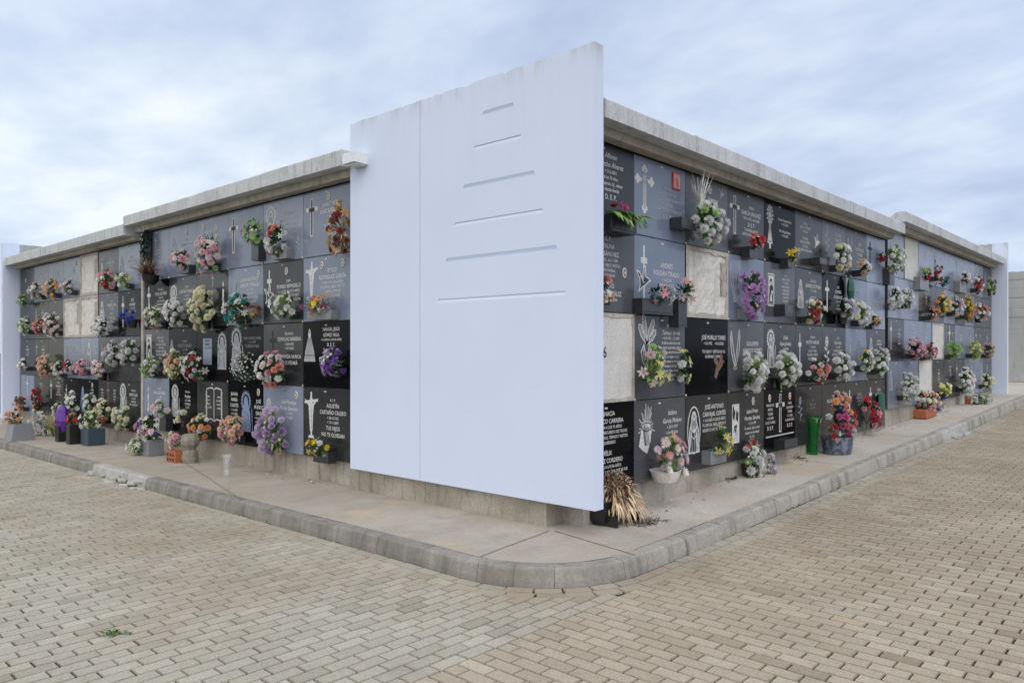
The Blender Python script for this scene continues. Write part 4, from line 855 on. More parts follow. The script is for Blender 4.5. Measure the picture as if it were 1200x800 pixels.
LS = {'g': (('leaf_dark', 'leaf_mid', 'leaf_mid'), .036, 1.), 'l': (('leaf_light', 'leaf_lime', 'leaf_mid'), .034, 1.), 'f': (('leaf_dark', 'leaf_dark', 'leaf_mid'), .012, 2.4), 'b': (('leaf_bright', 'leaf_bright', 'leaf_mid'), .034, 1.2),
      't': (('leaf_teal', 'leaf_teal', 'leaf_dark'), .03, 1.), 'y': (('leaf_dry', 'leaf_straw', 'leaf_rust'), .022, 1.4), 'k': (('leaf_black', 'leaf_dark'), .036, .9), 'w': (('leaf_grey', 'leaf_white', 'leaf_mid'), .02, 1.4), 'u': (('leaf_rust', 'leaf_dry', 'leaf_dark'), .012, 2.6), 'n': ((), .03, 0.)}
def bouquet(t, cen, a, bd, c, spec, ls, g, dens=1., merged=False, droop=.0, up=.15, leafscale=1.):
    """blossoms on a dome of half-axes (a, bd, c) round cen, facing -y and up; leaves between and below them"""
    mats, lw, ln = LS[ls]
    if mats:
        mb = MB(); n = int((26 + 380 * (a * c) ** .5) * ln * dens)
        for k in range(n):
            th = g.uniform(0, 2 * math.pi); yy = g.uniform(-.9, .25); rr = math.sqrt(max(0, 1 - yy * yy)); d = Vector((math.cos(th) * rr, yy, math.sin(th) * rr - droop))
            tipx = g.uniform(.85, 1.3); L_ = g.uniform(.45, .8) * (a + c) * .5 * leafscale
            tp = Vector((d.x * a, d.y * bd, d.z * c)) * tipx; dr = Vector((d.x * a, d.y * bd, d.z * c)).normalized() + Vector((0, -.2, .15))
            b0 = tp - dr.normalized() * L_; leaf(mb, cen + b0, dr, L_, lw * g.uniform(.7, 1.3), g.choice(mats), g, g.uniform(.1, .5))
        mb.build('leaves', t, smooth=True)
    items = []
    for q in spec.split(','):
        if not q: continue
        k, w = (q.split('*') + ['1'])[:2]; kind, col = k.split(':'); items.append((kind, col, float(w)))
    if not items: return
    pts = []; area = a * c
    if mats and ls not in 'yu' and spec[:1] != 't':
        fm = MB(); tb = bloom('t', 'W', 1); tc_ = bloom('t', 'C', 2)
        for q in range(int(min(34, 6 + 420 * area))):
            th = g.uniform(0, 2 * math.pi); yy = -g.random() ** .7; rr = math.sqrt(max(0, 1 - yy * yy)); d = Vector((math.cos(th) * rr, yy, math.sin(th) * rr)); p = cen + Vector((d.x * a, d.y * bd, d.z * c)) * g.uniform(.85, 1.15)
            s_ = tb if g.random() < .65 else tc_; fm.add(s_.v, s_.f, s_.mats[0], Matrix.LocRotScale(p, (d + Vector((0, -.3, .2))).to_track_quat('Z', 'Y'), Vector((g.uniform(.010, .018),) * 3)))
        fm.build('filler_sprigs', t, smooth=True)
    r0 = sum(BR_[k] * w for k, _, w in items) / sum(w for *_, w in items)
    n = max(3, min(90 if r0 < .02 else 44, int(1.25 * dens * area / (r0 * r0))))
    seq = []; tot = sum(w for *_, w in items)
    for kind, col, w in items: seq += [(kind, col)] * max(1, round(n * w / tot))
    g.shuffle(seq); pool = MB()
    for kind, col in seq:
        best = None
        for _ in range(14):
            th = g.uniform(0, 2 * math.pi); yy = -math.sqrt(g.random()) if g.random() < .8 else g.uniform(-.3, .2); rr = math.sqrt(max(0, 1 - yy * yy))
            d = Vector((math.cos(th) * rr, yy, math.sin(th) * rr)); p = Vector((d.x * a, d.y * bd, d.z * c)) * g.uniform(.72, 1.16)
            s_ = min([(p - o).length for o in pts] or [9])
            if best is None or s_ > best[0]: best = (s_, p, d)
        _, p, d = best; pts.append(p)
        nrm = (Vector((d.x / max(a, .02) * .1, d.y / max(bd, .02) * .1, d.z / max(c, .02) * .1)).normalized() + Vector((g.uniform(-.2, .2), -.35, up))).normalized()
        q = nrm.to_track_quat('Z', 'Y') @ Quaternion((0, 0, 1), g.random() * 6.28); sc = BR_[kind] * g.uniform(.85, 1.2)
        mbb, me_ = bloom_mesh(kind, col, g.randrange(2))
        if merged:
            T = Matrix.LocRotScale(cen + p, q, Vector((sc,) * 3))
            for mi_, mt_ in enumerate(mbb.mats):
                pool.add(mbb.v, [f for f, k in zip(mbb.f, mbb.m) if k == mi_], mt_, T) if mi_ == 0 else pool.add(mbb.v, [f for f, k in zip(mbb.f, mbb.m) if k == mi_], mt_, T)
        else:
            o = link('blossom', me_, t); o.rotation_mode = 'QUATERNION'; o.location = cen + p; o.rotation_quaternion = q; o.scale = (sc,) * 3
    if merged and pool.f: pool.build('blossoms', t, smooth=True)
def locate(side, a, z):
    for b, (s_, a0, w, n, lev) in BL.items():
        if s_ != side: continue
        e0, e1 = col_edges(b, 0)[0], col_edges(b, n - 1)[1]
        if e0 - .1 <= a < e1 + .06:
            c = min(range(n), key=lambda k: abs((col_edges(b, k)[0] + col_edges(b, k)[1]) / 2 - a)); r = min(range(4), key=lambda k: abs((lev[k] + lev[k + 1]) / 2 - .12 - z)); return b, r, c
    return ('L2' if side == 'L' else 'R2'), 0, 6
# wall flowers: side, centre x y, width height (in the photo), blossoms, leaves, holder, description
FL = '''L 398 268 26 54|c:GD*2,c:BR*2,l:O,c:DR|y|n|dried brown and gold bouquet
L 326 282 28 34|r:R,l:W*2,r:CO,c:W|g|g:.30:.09|red and white bouquet in grey box
L 298 272 24 28|d:LG,t:PU|b|t:.15:.22|bright green bouquet in tall dark box
L 284 272 10 12|c:PU,d:V|n|n|small lilac spray
L 246 298 34 42|c:P,r:LP*2,d:W,c:LG|f|b|large pink and white bouquet with fir
L 215 304 24 20|r:P*3,r:LP,d:W|g|b:.26:.10|pink rose bouquet
L 373 357 34 20|d:M*2,d:O*2,d:Y*2,c:M|l|g:.42:.09|magenta and yellow daisy bouquet in grey box
L 335 358 34 28|l:W*2,c:W|l|b|white bouquet with light green leaves
L 281 363 36 32|c:BR,c:T*2,l:C,c:W|g|b|teal and brown bouquet
L 296 366 13 14|c:BR,d:GD|y|n|small rust coloured tuft
L 239 362 36 44|m:C*4,c:C|g|b|cream chrysanthemum bouquet
L 206 366 22 30|r:W*3,c:W|g|b|white rose bouquet
L 183 371 30 24|l:LP,l:W*2,l:P|l|b|pink and white lily bouquet
L 392 424 32 28|c:U*2,d:V,c:LV|g|b|purple bouquet
L 321 433 38 34|r:W*2,r:CO,r:LP,c:P|g|b|coral and white rose bouquet
L 289 430 36 30|t:W*4,t:LP|f|b|tiny white blossom spray
L 230 430 34 28|l:W*3,r:R,c:LV|g|b|white lily bouquet with red roses
L 206 426 24 32|r:PE*2,l:LP,c:C|l|b|peach bouquet
L 178 430 24 20|c:LG,t:W,c:W|l|b|green and white bouquet
L 375 523 28 18|d:Y*2,l:Y,c:W|g|b:.26:.11|small yellow bouquet
L 320 506 42 48|m:V*3,m:LV*3,m:LP|l|b|big lilac chrysanthemum bouquet
L 275 504 30 28|r:P,r:PE*3|l|b|peach pink rose bouquet
L 237 500 28 26|r:O*2,c:W,r:CO,c:C|g|b|orange and white bouquet
L 213 489 16 16|m:C,l:W|n|b|small cream bouquet
L 190 479 18 18|r:LP*2,c:W,d:V|l|b:.2:.22|pale pink bouquet in grey box
L 147 328 18 16|l:LY,c:W,d:LG|l|b|yellow and white bouquet
L 126 329 20 22|c:R*2,r:P,c:W|b|b|red and pink bouquet
L 82 336 16 16|c:W*2,r:LP|g|b|white and blush bouquet
L 63 338 20 22|l:O*2,r:LP,c:O|g|b|orange and pink bouquet
L 45 341 20 18|c:W*2,c:PE|g|b|white and peach bouquet
L 28 352 14 12|c:LG|b|n|leafy green bouquet with red tips
L 153 370 20 16|c:B*3,d:B|n|b|bright blue bouquet
L 121 383 24 20|t:W*3,c:W|t|b|white spray with blue-green leaves
L 63 381 22 26|c:LP*2,c:W*2|g|b|blush and white bouquet
L 48 382 16 16|c:CO*2,c:P|g|b|coral bouquet
L 31 382 16 18|c:W,c:LG|g|b|white bouquet with green leaves
L 153 413 22 26|m:W*3,c:W|g|b|white chrysanthemum bouquet
L 134 413 20 26|m:W*3,c:LV|g|b|white mum bouquet
L 118 432 18 18|r:LP*2,c:C|g|b|pale pink bouquet
L 97 430 16 16|r:P*2,c:LP|g|b|pink bouquet
L 82 430 14 14|c:R,c:LP|g|b|pink and red bouquet
L 70 432 13 18|c:W*3|g|b|narrow white bouquet
L 55 428 20 22|r:PE*3,c:PE|g|b|peach rose bouquet
L 29 427 14 10|c:W|g|b|small white bouquet
L 145 489 24 24|r:C*2,c:W,c:C|l|b|cream rose bouquet
L 123 481 24 22|r:PE,r:C*2,c:CO|g|b|peach and cream bouquet
L 107 472 15 20|c:W*2,c:LG|g|b|white bouquet with pale leaves
L 86 471 18 22|c:W*2,l:C|g|b|white lily bouquet
L 71 482 18 20|c:C*2,c:W|g|b|cream bouquet
L 45 466 14 22|c:R*3,c:DR|g|b|red carnation bouquet
L 45 479 12 12|c:LG,c:C|g|n|small cream green bouquet
L 26 473 16 16|c:BR,c:O|u|b|rust and brown bouquet
R 726 246 30 14|c:M*4,c:DR|n|n|magenta flower heads
R 824 262 44 46|m:W*4,c:LG|b|n|white chrysanthemum bouquet with feather grass
R 884 284 20 16|r:R*2,r:CO,c:CO,c:W|g|b:.18:.11|red bouquet in black box
R 928 299 14 11|l:Y*3|l|b:.17:.10|small yellow bouquet
R 984 303 24 30|c:W*3,m:C|g|b|white bouquet with trailing leaves
R 1011 313 18 14|r:PE*2,r:W*2|g|b|peach and white bouquet
R 1046 305 26 30|c:LG*2,c:W*2,l:C|l|t:.22:.22|green and white bouquet in black pot
R 1036 301 9 10|r:DR*2,r:R|g|n|dark red rose sprig
R 712 330 14 16|c:CO*2,c:P|g|n|upper coral bouquet
R 713 350 16 18|c:CO,c:O,c:W|g|n|lower coral bouquet
R 772 344 36 20|l:P*2,l:LP*2|t|b:.46:.12|wide pink lily bouquet in long black box
R 801 342 26 24|l:LP*3,l:P|g|t:.14:.24|pink lily bouquet in square box
R 880 345 32 50|r:PU*4,r:V|g|g:.2:.10|tall purple rose bouquet
R 951 364 26 26|c:DR*2,c:W,c:C,r:R|l|b|dark red and cream bouquet
R 990 362 20 22|c:W*2,c:V|g|b|white and violet bouquet
R 1008 369 22 26|c:W*3,c:C|l|b|full white bouquet
R 1024 376 18 12|c:O,c:W,c:C|g|b|small orange and white bouquet
R 762 438 36 24|l:LY*2,l:LP,c:LY|l|n|pale yellow and pink bouquet
R 768 417 24 22|l:W,c:LP,c:LG|l|n|white and blush spray
R 805 431 18 32|l:LY*2,c:W|g|n|pale yellow spray
R 880 435 38 38|m:W*2,c:W*2|l|b|white bouquet with lime leaves
R 919 434 32 36|m:W*4|l|b|round white chrysanthemum bouquet
R 955 434 30 24|r:P,r:R,c:W*2,r:CO|g|b|pink and white rose bouquet
R 985 430 26 28|c:W*3,m:W|g|b|loose white bouquet
R 1012 423 20 22|c:W*3,c:LY|g|b|white bouquet with yellow top
R 1030 424 20 32|c:W*2,c:LV|b|b|white bouquet with tall leaves
R 843 517 28 30|l:LY*4,l:Y|f|g:.30:.12|yellow lily bouquet in grey box
R 884 522 14 8|r:R*3|n|n|red silk rose spray
R 1018 473 10 16|r:R*3,r:P|g|n|red rose sprig
R 1025 487 16 26|r:M,r:R*2,c:P|g|n|long red and pink bouquet
R 1084 321 14 12|c:R,c:LG|g|g:.5:.2|red and green bouquet in stone box
R 1097 320 14 16|c:R*3,c:W|g|b|red carnation bouquet
R 1104 330 16 10|c:T*2|t|n|teal bouquet
R 1129 326 16 12|c:W*2,c:LP|k|g:.5:.2|white bouquet with dark leaves
R 1145 334 16 16|c:R*2,c:W|g|b|red and white bouquet
R 1159 337 14 18|c:DR,c:LG|g|n|dark leafy bouquet
R 1047 350 18 24|t:W*3,c:W|g|b|airy white bouquet
R 1061 350 18 22|t:W*3,c:W|g|b|white bouquet on dark stems
R 1102 356 20 20|c:O,c:Y,c:LY|g|b|orange and yellow bouquet
R 1091 367 16 12|c:CO*3|g|b|coral bouquet
R 1118 360 20 22|c:LP*2,c:W,c:LV|g|b|blush and white bouquet
R 1133 362 13 26|c:Y*2,c:O|g|b|tall yellow bouquet
R 1148 366 20 18|c:W*2,c:CO|g|b|white and coral bouquet
R 1070 409 28 22|c:P*2,c:LP|k|b|pink bouquet with black leaves
R 1087 412 18 18|c:P*2,c:DR|g|b|dusky pink bouquet
R 1115 411 22 18|c:LG|l|b|leafy green bouquet
R 1140 410 20 18|c:LY*2,c:LG|l|b|pale yellow bouquet
R 1156 411 18 15|c:P*2,c:LY|g|b|pink and yellow bouquet
R 1062 455 28 32|c:W*4,t:W|l|b|large white bouquet
R 1105 455 18 15|c:LY*3,c:C|l|b|yellow bouquet
R 1130 447 24 28|c:W*2,r:LP,c:W|g|b|white and blush bouquet
R 1155 447 20 15|c:C*3|g|b|cream bouquet'''
seen = {}
for i, ln in enumerate(FL.split('\n')):
    hd, spec, ls, hold, desc = ln.split('|'); side, cx, cy, w, h = hd.split(); cx, cy, w, h = map(float, (cx, cy, w, h)); g = random.Random(100 + i)
    p = on_x(cx, cy, XL - .10) if side == 'L' else on_y(cx, cy, YR - .10)
    al = p.y if side == 'L' else p.x; r_ = w / 2 * depth(p) / F_; c_ = h / 2 * depth(p) / F_
    a, bd, c_ = r_ * 1.07, max(.05, min(.14, r_ * .9)), c_ * 1.02
    b, r, c = locate(side, al, p.z); far = b[1] == '2'
    wh = where(b, r, c); lab = f'{desc}, {wh}'
    for cut in (' from white slab', ' row', ' column'):
        if len(lab.split()) > 16: lab = lab.replace(cut, '', 1)
    assert lab not in seen, lab
    seen[lab] = 1
    t = thing('flower_bouquet', lab, 'flowers', along_to_world(side, al, p.z), ROT[side], f'bouquets on the {"left" if side == "L" else "right"} wall')
    cen = Vector((0, -.105 if hold[0] != 'n' else -.02 - bd * .8, 0))
    if hold[0] != 'n':
        k = hold.split(':'); bw, bh = (float(k[1]), float(k[2])) if len(k) > 1 else (max(.07, min(.17, a * .85)), .075)
        mt_ = M['gbox'] if k[0] == 'g' else M['box']
        if i % 7 == 3 and len(k) == 1:
            mb = MB(); rr = min(.075, max(.05, a * .6)); mb.lathe([(rr * .72, -.12), (rr, 0), (rr * .92, 0), (rr * .7, -.05)], 16, M['blackpl'], Matrix.Translation((0, -rr - .005, 0)))
        else: mb = stone_box(bw, bh, mt_, .095)
        mb.build('vase', t, (0, 0, -c_ * (.66 if len(k) > 1 else .5)))
    else: # tied to the stone by its stems
        mb = MB()
        for q in range(5): leaf(mb, Vector((g.uniform(-.01, .01), -.004, -c_ * .8)), Vector((g.uniform(-.2, .2), -.35, 1)), c_ * 1.1, .008, 'leaf_mid', g, 0)
        mb.build('stems', t)
    bouquet(t, cen, a, bd, c_, spec, ls, g, merged=far, dens=1.)
    if cx == 824:                                       # white feather grass rising behind
        mb = MB()
        for q in range(46): leaf(mb, Vector((-.10, -.10, .05)), Vector((g.gauss(-.12, .22), g.uniform(-.3, .1), 1)), g.uniform(.2, .42), .014, 'leaf_white', g, .15)
        mb.build('feather_grass', t, smooth=True)
    if cx == 726:                                       # light leaves drooping over the holder
        mb = MB()
        for q in range(40):
            x = g.uniform(-.16, .22); leaf(mb, Vector((x, -.10, -.05)), Vector((g.uniform(-.5, .7), -.9, g.uniform(-.3, .35))), g.uniform(.14, .24), .045, g.choice(('leaf_lime', 'leaf_light', 'leaf_light', 'leaf_mid')), g, 1.5, 4)
        mb.build('leaves', t, smooth=True); stone_box(.34, .12, M['box'], .13).build('vase', t, (0.02, 0, -.05))
    if cx == 1012:
        link('blossom', bloom_mesh('c', 'Y', 0)[1], t, (0, -.14, c_ * .9)).scale = (.05,) * 3
# wreath and dry bowl on the step between the left blocks
p = on_x(172, 291, XL - .05); t = thing('wreath', 'dark green oval wreath hanging at the step of the left wall', 'wreath', along_to_world('L', p.y, p.z), ROT['L'])
g = random.Random(5); mb = MB()
for k in range(420):
    th = g.uniform(0, 6.283); rr = g.uniform(.3, 1); b0 = Vector((math.cos(th) * .10 * rr, -.04 - .05 * (1 - rr), math.sin(th) * .30 * rr)); leaf(mb, b0, Vector((g.gauss(0, .6), -.8, g.gauss(.1, .7))), g.uniform(.05, .09), .018, g.choice(('leaf_teal', 'leaf_dark', 'leaf_dark')), g)
mb.build('leaves', t, smooth=True)
for k in range(9): o = link('blossom', bloom_mesh('t', 'W', 0)[1], t, (g.uniform(-.07, .08), -.11, g.uniform(-.24, .24))); o.scale = (.018,) * 3; o.rotation_euler = (1.4, 0, 0)
mb = MB(); mb.box(-.07, .07, -.03, -.004, -.26, .26, M['blackpl'], None, .01); mb.build('backing', t)
p = on_x(176, 318, XL - .13); t = thing('potted_plant', 'reddish dry plant in dark bowl at the left wall step', 'plant', along_to_world('L', p.y, p.z), ROT['L'])
mb = MB()
for k in range(260): leaf(mb, Vector((g.uniform(-.06, .06), -.13 + g.uniform(-.05, .05), -.06)), Vector((g.gauss(0, .7), g.gauss(-.1, .5), g.uniform(.15, 1))), g.uniform(.14, .30), .008, g.choice(('leaf_rust', 'leaf_rust', 'leaf_dark', 'leaf_dry')), g, .4)
mb.build('leaves', t, smooth=True); mb = MB(); mb.lathe([(.05, -.18), (.10, -.12), (.115, -.05), (.10, -.05), (.06, -.10)], 18, M['blackpl'], Matrix.Translation((0, -.125, 0))); mb.build('bowl', t)
# green wrapping paper cone behind the violet bouquet, green board
p = on_y(997, 343, YR - .06); t = thing('paper_cone', 'dark green wrapping cone tucked behind violet flowers on right wall', 'wrapping', along_to_world('R', p.x, p.z))
mb = MB(); mb.lathe([(.02, -.22), (.075, .02), (.06, .13), (.02, .22)], 12, M['greenbag'], Matrix.Translation((0, -.06, 0)), sx=1., sy=.6); mb.build('wrapping', t)
p = on_y(1033, 478, YR - .04); t = thing('paper_cone', 'flat teal green wrapping behind long red bouquet, right wall', 'wrapping', along_to_world('R', p.x, p.z))
mb = MB(); mb.lathe([(.08, -.22), (.13, .0), (.12, .2)], 12, M['greenbag'], Matrix.Translation((0, -.04, 0)), sx=1., sy=.25); mb.build('wrapping', t)
# ------------------------------------------------------------------ things standing on the pavement
def ground_thing(name, label, cat, px, py, rz=None):
    p = on_pavement(px, py); return thing(name, label, cat, p, math.pi * 1.25 - math.pi / 2 - .3 if rz is None else rz), depth(p) / F_
RZC = TH - math.pi / 2                                                     # facing the corner diagonally
def gb(t, k, w, h, zc, spec, ls, seed, **kw): bouquet(t, Vector((0, 0, zc)), w / 2 * k, w / 2 * k * .85, h / 2 * k, spec, ls, random.Random(seed), **kw)
# left pavement
t, k = ground_thing('potted_flowers', 'pink and white potted bouquet on pavement below left wall plinth', 'flowers', 178, 533, ROT['L'])
mb = MB(); mb.box(-.13, .13, -.1, .1, 0, .21, M['gbox'], None, .008); mb.box(-.115, .115, -.085, .085, .2105, .213, M['cavity']); mb.build('pot', t); gb(t, k, 34, 30, .33, 'r:P*2,l:W*2,c:LP,d:B', 'g', 1); gb(t, k, 18, 14, .45, '', 'f', 2)
t, k = ground_thing('flower_bouquet', 'pale pink lily bouquet leaning on grey pot on pavement', 'flowers', 162, 533, ROT['L']); gb(t, k, 24, 18, .11, 'l:LP*2,l:W*3', 'l', 3)
t, k = ground_thing('hollow_brick', 'orange perforated brick on pavement holding small pink flowers', 'brick', 206, 541, ROT['L'])
mb = MB(); mb.box(-.12, .12, -.06, .06, 0, .005, M['terra']); mb.box(-.12, .12, -.06, -.045, .0055, .14, M['terra'], None, .003); mb.box(-.12, .12, .045, .06, .0055, .14, M['terra'], None, .003)
for x in (-.12, -.047, .033, .106): mb.box(x, x + .014, -.0445, .0445, .0055, .138, M['terra'])
for x in (-.08, -.01, .06):
    for z in (.035, .09): mb.box(x - .02, x + .02, -.0615, -.0602, z - .015, z + .015, M['cavity'])
mb.build('brick_body', t)
t, k = ground_thing('flower_bouquet', 'small pink flowers rising from the orange brick', 'flowers', 207, 537, ROT['L']); t.location.z += .13; gb(t, k, 20, 18, .10, 'r:P,c:LP,c:C', 'l', 4)
t, k = ground_thing('stone_vase', 'rough knobbly grey-green stone vase beside orange brick', 'vase', 223, 542, ROT['L'])
mb = MB(); mb.lathe([(.085, 0), (.10, .05), (.088, .13), (.065, .155), (.07, .17), (.105, .22), (.11, .27), (.09, .33), (.06, .345)], 9, M['bronze']); mb.build('vase_body', t)
t, k = ground_thing('glass_vase', 'clear glass vase standing alone on left pavement', 'vase', 266, 558, ROT['L'])
mb = MB(); mb.lathe([(.038, 0), (.036, .02), (.030, .08), (.036, .17), (.048, .23), (.043, .23), (.031, .17), (.025, .08), (.03, .028), (.001, .026)], 10, M['clearglass']); mb.build('vase_body', t)
t, k = ground_thing('stone_planter', 'grey granite wedge planter with orange flowers at far left', 'planter', 22, 515, ROT['L'])
s_ = k * 17; mb = MB(); q = [(-s_ * .8, -.16, 0), (s_ * 1.1, -.16, 0), (s_ * 1.1, .16, 0), (-s_ * .8, .16, 0), (-s_ * .35, -.12, s_ * 1.15), (s_, -.12, s_ * 1.15), (s_, .12, s_ * 1.15), (-s_ * .35, .12, s_ * 1.15)]
mb.add(q, [[3, 2, 1, 0], [4, 5, 6, 7], [0, 1, 5, 4], [1, 2, 6, 5], [2, 3, 7, 6], [3, 0, 4, 7]], M['gbox']); mb.build('planter_body', t)
t2, k = ground_thing('flower_bouquet', 'orange flowers standing in the granite wedge planter', 'flowers', 20, 515, ROT['L']); t2.location.z += s_ * 1.15; gb(t2, k, 28, 14, .08, 'c:O*3,l:PE', 'g', 6, merged=True)
t, k = ground_thing('flower_bouquet', 'fallen white and mauve bouquet lying on far left pavement', 'flowers', 50, 510, ROT['L']); gb(t, k, 30, 24, .17, 'c:W*2,c:SI*2,c:P,d:LV', 'w', 7, merged=True)
t, k = ground_thing('potted_plant', 'dry olive grass clump on far left pavement', 'plant', 68, 511, ROT['L']); g = random.Random(8); mb = MB()
for q in range(260): leaf(mb, Vector((g.uniform(-.05, .05), g.uniform(-.05, .05), 0)), Vector((g.gauss(0, .45), g.gauss(0, .45), 1)), g.uniform(.2, .46), .012, g.choice(('leaf_dry', 'leaf_straw', 'leaf_light', 'leaf_mid')), g, .3)
mb.build('blades', t, smooth=True)
for px, py, lab, spec, bag, hh in ((73, 517, 'black square vase wrapped in purple on far left pavement', 'd:U*3,l:U', 'purplebag', .24), (86, 520, 'black square vase with red bloom on far left pavement', 'c:R*3,c:CO', 'blackbag', .28)):
    t, k = ground_thing('potted_flowers', lab, 'flowers', px, py, ROT['L']); mb = MB(); mb.box(-.075, .075, -.075, .075, 0, hh, M['blackpl'], None, .006); mb.build('vase', t)
    if bag == 'purplebag': mb = MB(); mb.lathe([(.09, hh * .6), (.15, hh * 1.3), (.12, hh * 2.0), (.02, hh * 2.3)], 10, M['purplebag'], sy=.6); mb.build('wrapping', t)
    gb(t, k, 14, 14, hh * 1.25, spec, 'g', px, merged=True)
t, k = ground_thing('potted_flowers', 'white lilies in square blue-grey pot on far left pavement', 'flowers', 109, 521, ROT['L']); mb = MB(); mb.box(-.14, .14, -.12, .12, 0, .24, M['teal'], None, .012); mb.build('pot', t); gb(t, k, 30, 22, .34, 'l:W*4', 'l', 9)
t, k = ground_thing('potted_flowers', 'small pink and cream cluster behind the blue-grey pot', 'flowers', 91, 506, ROT['L']); mb = MB(); mb.lathe([(.06, 0), (.08, .16), (.07, .16)], 14, M['terra']); mb.build('pot', t); gb(t, k, 18, 18, .3, 'r:PE*2,c:LP', 'g', 10, merged=True)
# right pavement
t, k = ground_thing('potted_flowers', 'big pink daisy bouquet in white wicker basket near the slab', 'flowers', 780, 566, 0.)
p = on_y(780, 562, YR - .12); t.location = (p.x, p.y, p.z); mb = MB()
mb.lathe([(.085, -.01), (.105, .03), (.12, .075), (.125, .08), (.11, .08), (.09, .03)], 20, M['basket'], sx=1.15); mb.build('basket', t); pc = on_y(785, 530, YR - .12) - p
bouquet(t, Vector((.03, 0, pc.z - .02)), .145, .13, .155, 'd:LP*3,d:P*2,d:LV*3', 'l', random.Random(11), dens=1.1)
for q in ((-.12, -.1, .10, 'W'), (.16, -.08, .05, 'W'), (.0, -.06, pc.z + .14, 'PE')): o = link('blossom', bloom_mesh('d' if q[3] == 'W' else 'l', q[3], 0)[1], t, q[:3]); o.scale = (.05,) * 3; o.rotation_euler = (1.2, 0, .1)
t, k = ground_thing('potted_flowers', 'white chrysanthemum bouquet standing on right pavement', 'flowers', 880, 558, 0.); mb = MB(); mb.lathe([(.07, 0), (.09, .12), (.08, .12)], 14, M['blackpl']); mb.build('pot', t); gb(t, k, 30, 40, .17, 'm:W*4,c:LG', 'l', 12)
t, k = ground_thing('potted_flowers', 'dark leafy spray with pink buds behind white chrysanthemums', 'flowers', 868, 552, 0.); mb = MB(); mb.lathe([(.05, 0), (.07, .18), (.06, .18)], 12, M['blackpl']); mb.build('pot', t); gb(t, k, 22, 30, .30, 'r:LP,c:SI', 't', 13)
t, k = ground_thing('flower_bouquet', 'small silver and lilac sprig on pavement beside white bouquet', 'flowers', 902, 555, 0.); gb(t, k, 12, 22, .09, 'c:LV*2,c:SI*2', 'w', 14)
t, k = ground_thing('glass_vase', 'tall flared green glass vase on right pavement', 'vase', 952, 532, 0.); mb = MB(); h_ = 44 * k; r_ = 10 * k
mb.lathe([(r_ * .58, 0), (r_ * .6, .01), (r_ * .55, h_ * .3), (r_ * .7, h_ * .6), (r_ * .98, h_ * .93), (r_ * 1.15, h_), (r_ * 1.08, h_ * .99), (r_ * .62, h_ * .6), (r_ * .48, h_ * .3), (r_ * .5, .03), (.001, .028)], 20, M['greenglass']); mb.build('vase_body', t, smooth=True)
mb = MB(); g = random.Random(3)
for q in range(60): leaf(mb, Vector((g.uniform(-.03, .03), g.uniform(-.03, .03), h_ * g.uniform(.3, .9))), Vector((g.gauss(0, .5), g.gauss(0, .5), 1)), .1, .03, 'leaf_bright', g)
mb.build('leaves', t)
t, k = ground_thing('potted_flowers', 'big mixed red, orange and blue bouquet in marbled pot', 'flowers', 981, 531, 0.); mb = MB(); mb.lathe([(.15, 0), (.165, .07), (.175, .20), (.16, .20), (.14, .08)], 20, M['marble']); mb.build('pot', t)
gb(t, k, 40, 34, .36, 'r:R*3,r:O,r:M*2,c:W,d:B,r:CO', 'g', 15); bouquet(t, Vector((.02, 0, .58)), .13, .11, .14, 'r:O*2,r:CO,c:LP,d:B', 'g', random.Random(16))
for q in (-.20, .24): bouquet(t, Vector((q, -.04, .24)), .07, .07, .07, 'c:W,c:R,c:LP', 'w', random.Random(int(q * 100)))
# dried flowers in black planter by the slab
t, k = ground_thing('planter', 'black plastic planter full of dried straw flowers beside white slab', 'planter', 716, 612, 0.); t.location = on_pavement(712, 610); 
W_, D_ = .36, .20; mb = MB(); mb.box(-W_ / 2, W_ / 2, -D_ / 2, D_ / 2, .03, .045, M['blackpl'])
for y in (-D_ / 2, D_ / 2 - .014): mb.box(-W_ / 2, W_ / 2, y, y + .014, .046, .17, M['blackpl'])
for x in (-W_ / 2, W_ / 2 - .014): mb.box(x, x + .014, -D_ / 2 + .015, D_ / 2 - .015, .046, .165, M['blackpl'])
pbx = mb.build('planter_box', t)
mb = MB(); mb.box(-W_ / 2 + .03, -W_ / 2 + .05, -D_ / 2 - .09, D_ / 2 + .03, 0, .075, M['blackpl'], None, .003); mb.build('planter_foot', pbx); mb = MB(); mb.box(W_ / 2 - .05, W_ / 2 - .03, -D_ / 2 - .09, D_ / 2 + .03, 0, .075, M['blackpl'], None, .003); mb.build('planter_foot', pbx)
g = random.Random(21); mb = MB(); cz = Vector((.03, -.04, .205))
for q in range(1150):
    th = g.uniform(0, 6.283); u_ = g.uniform(-.9, 1); rr = math.sqrt(1 - u_ * u_); d = Vector((math.cos(th) * rr, math.sin(th) * rr, u_)); b0 = cz + Vector((d.x * .14, d.y * .12, d.z * .115)) * g.uniform(.3, .95)
    dr = d + Vector((0, 0, -.2 - .9 * g.random() - (.5 if u_ < .3 else 0))); leaf(mb, b0, dr + Vector((g.gauss(0, .35), g.gauss(0, .35), g.gauss(0, .35))), g.uniform(.05, .15), g.uniform(.008, .016), g.choice(('leaf_straw', 'leaf_straw', 'leaf_dry', 'leaf_dry', 'leaf_straw', 'leaf_rust')), g, g.uniform(.5, 1.6), 3)
for q in range(70): leaf(mb, cz + Vector((g.uniform(-.12, .16), -.08, -.02)), Vector((g.gauss(.1, .6), -.5, -.4)), g.uniform(.12, .24), .016, g.choice(('leaf_straw', 'leaf_straw', 'leaf_dry')), g, .9, 4)
mb.build('dry_leaves', t, smooth=True); mb = MB()
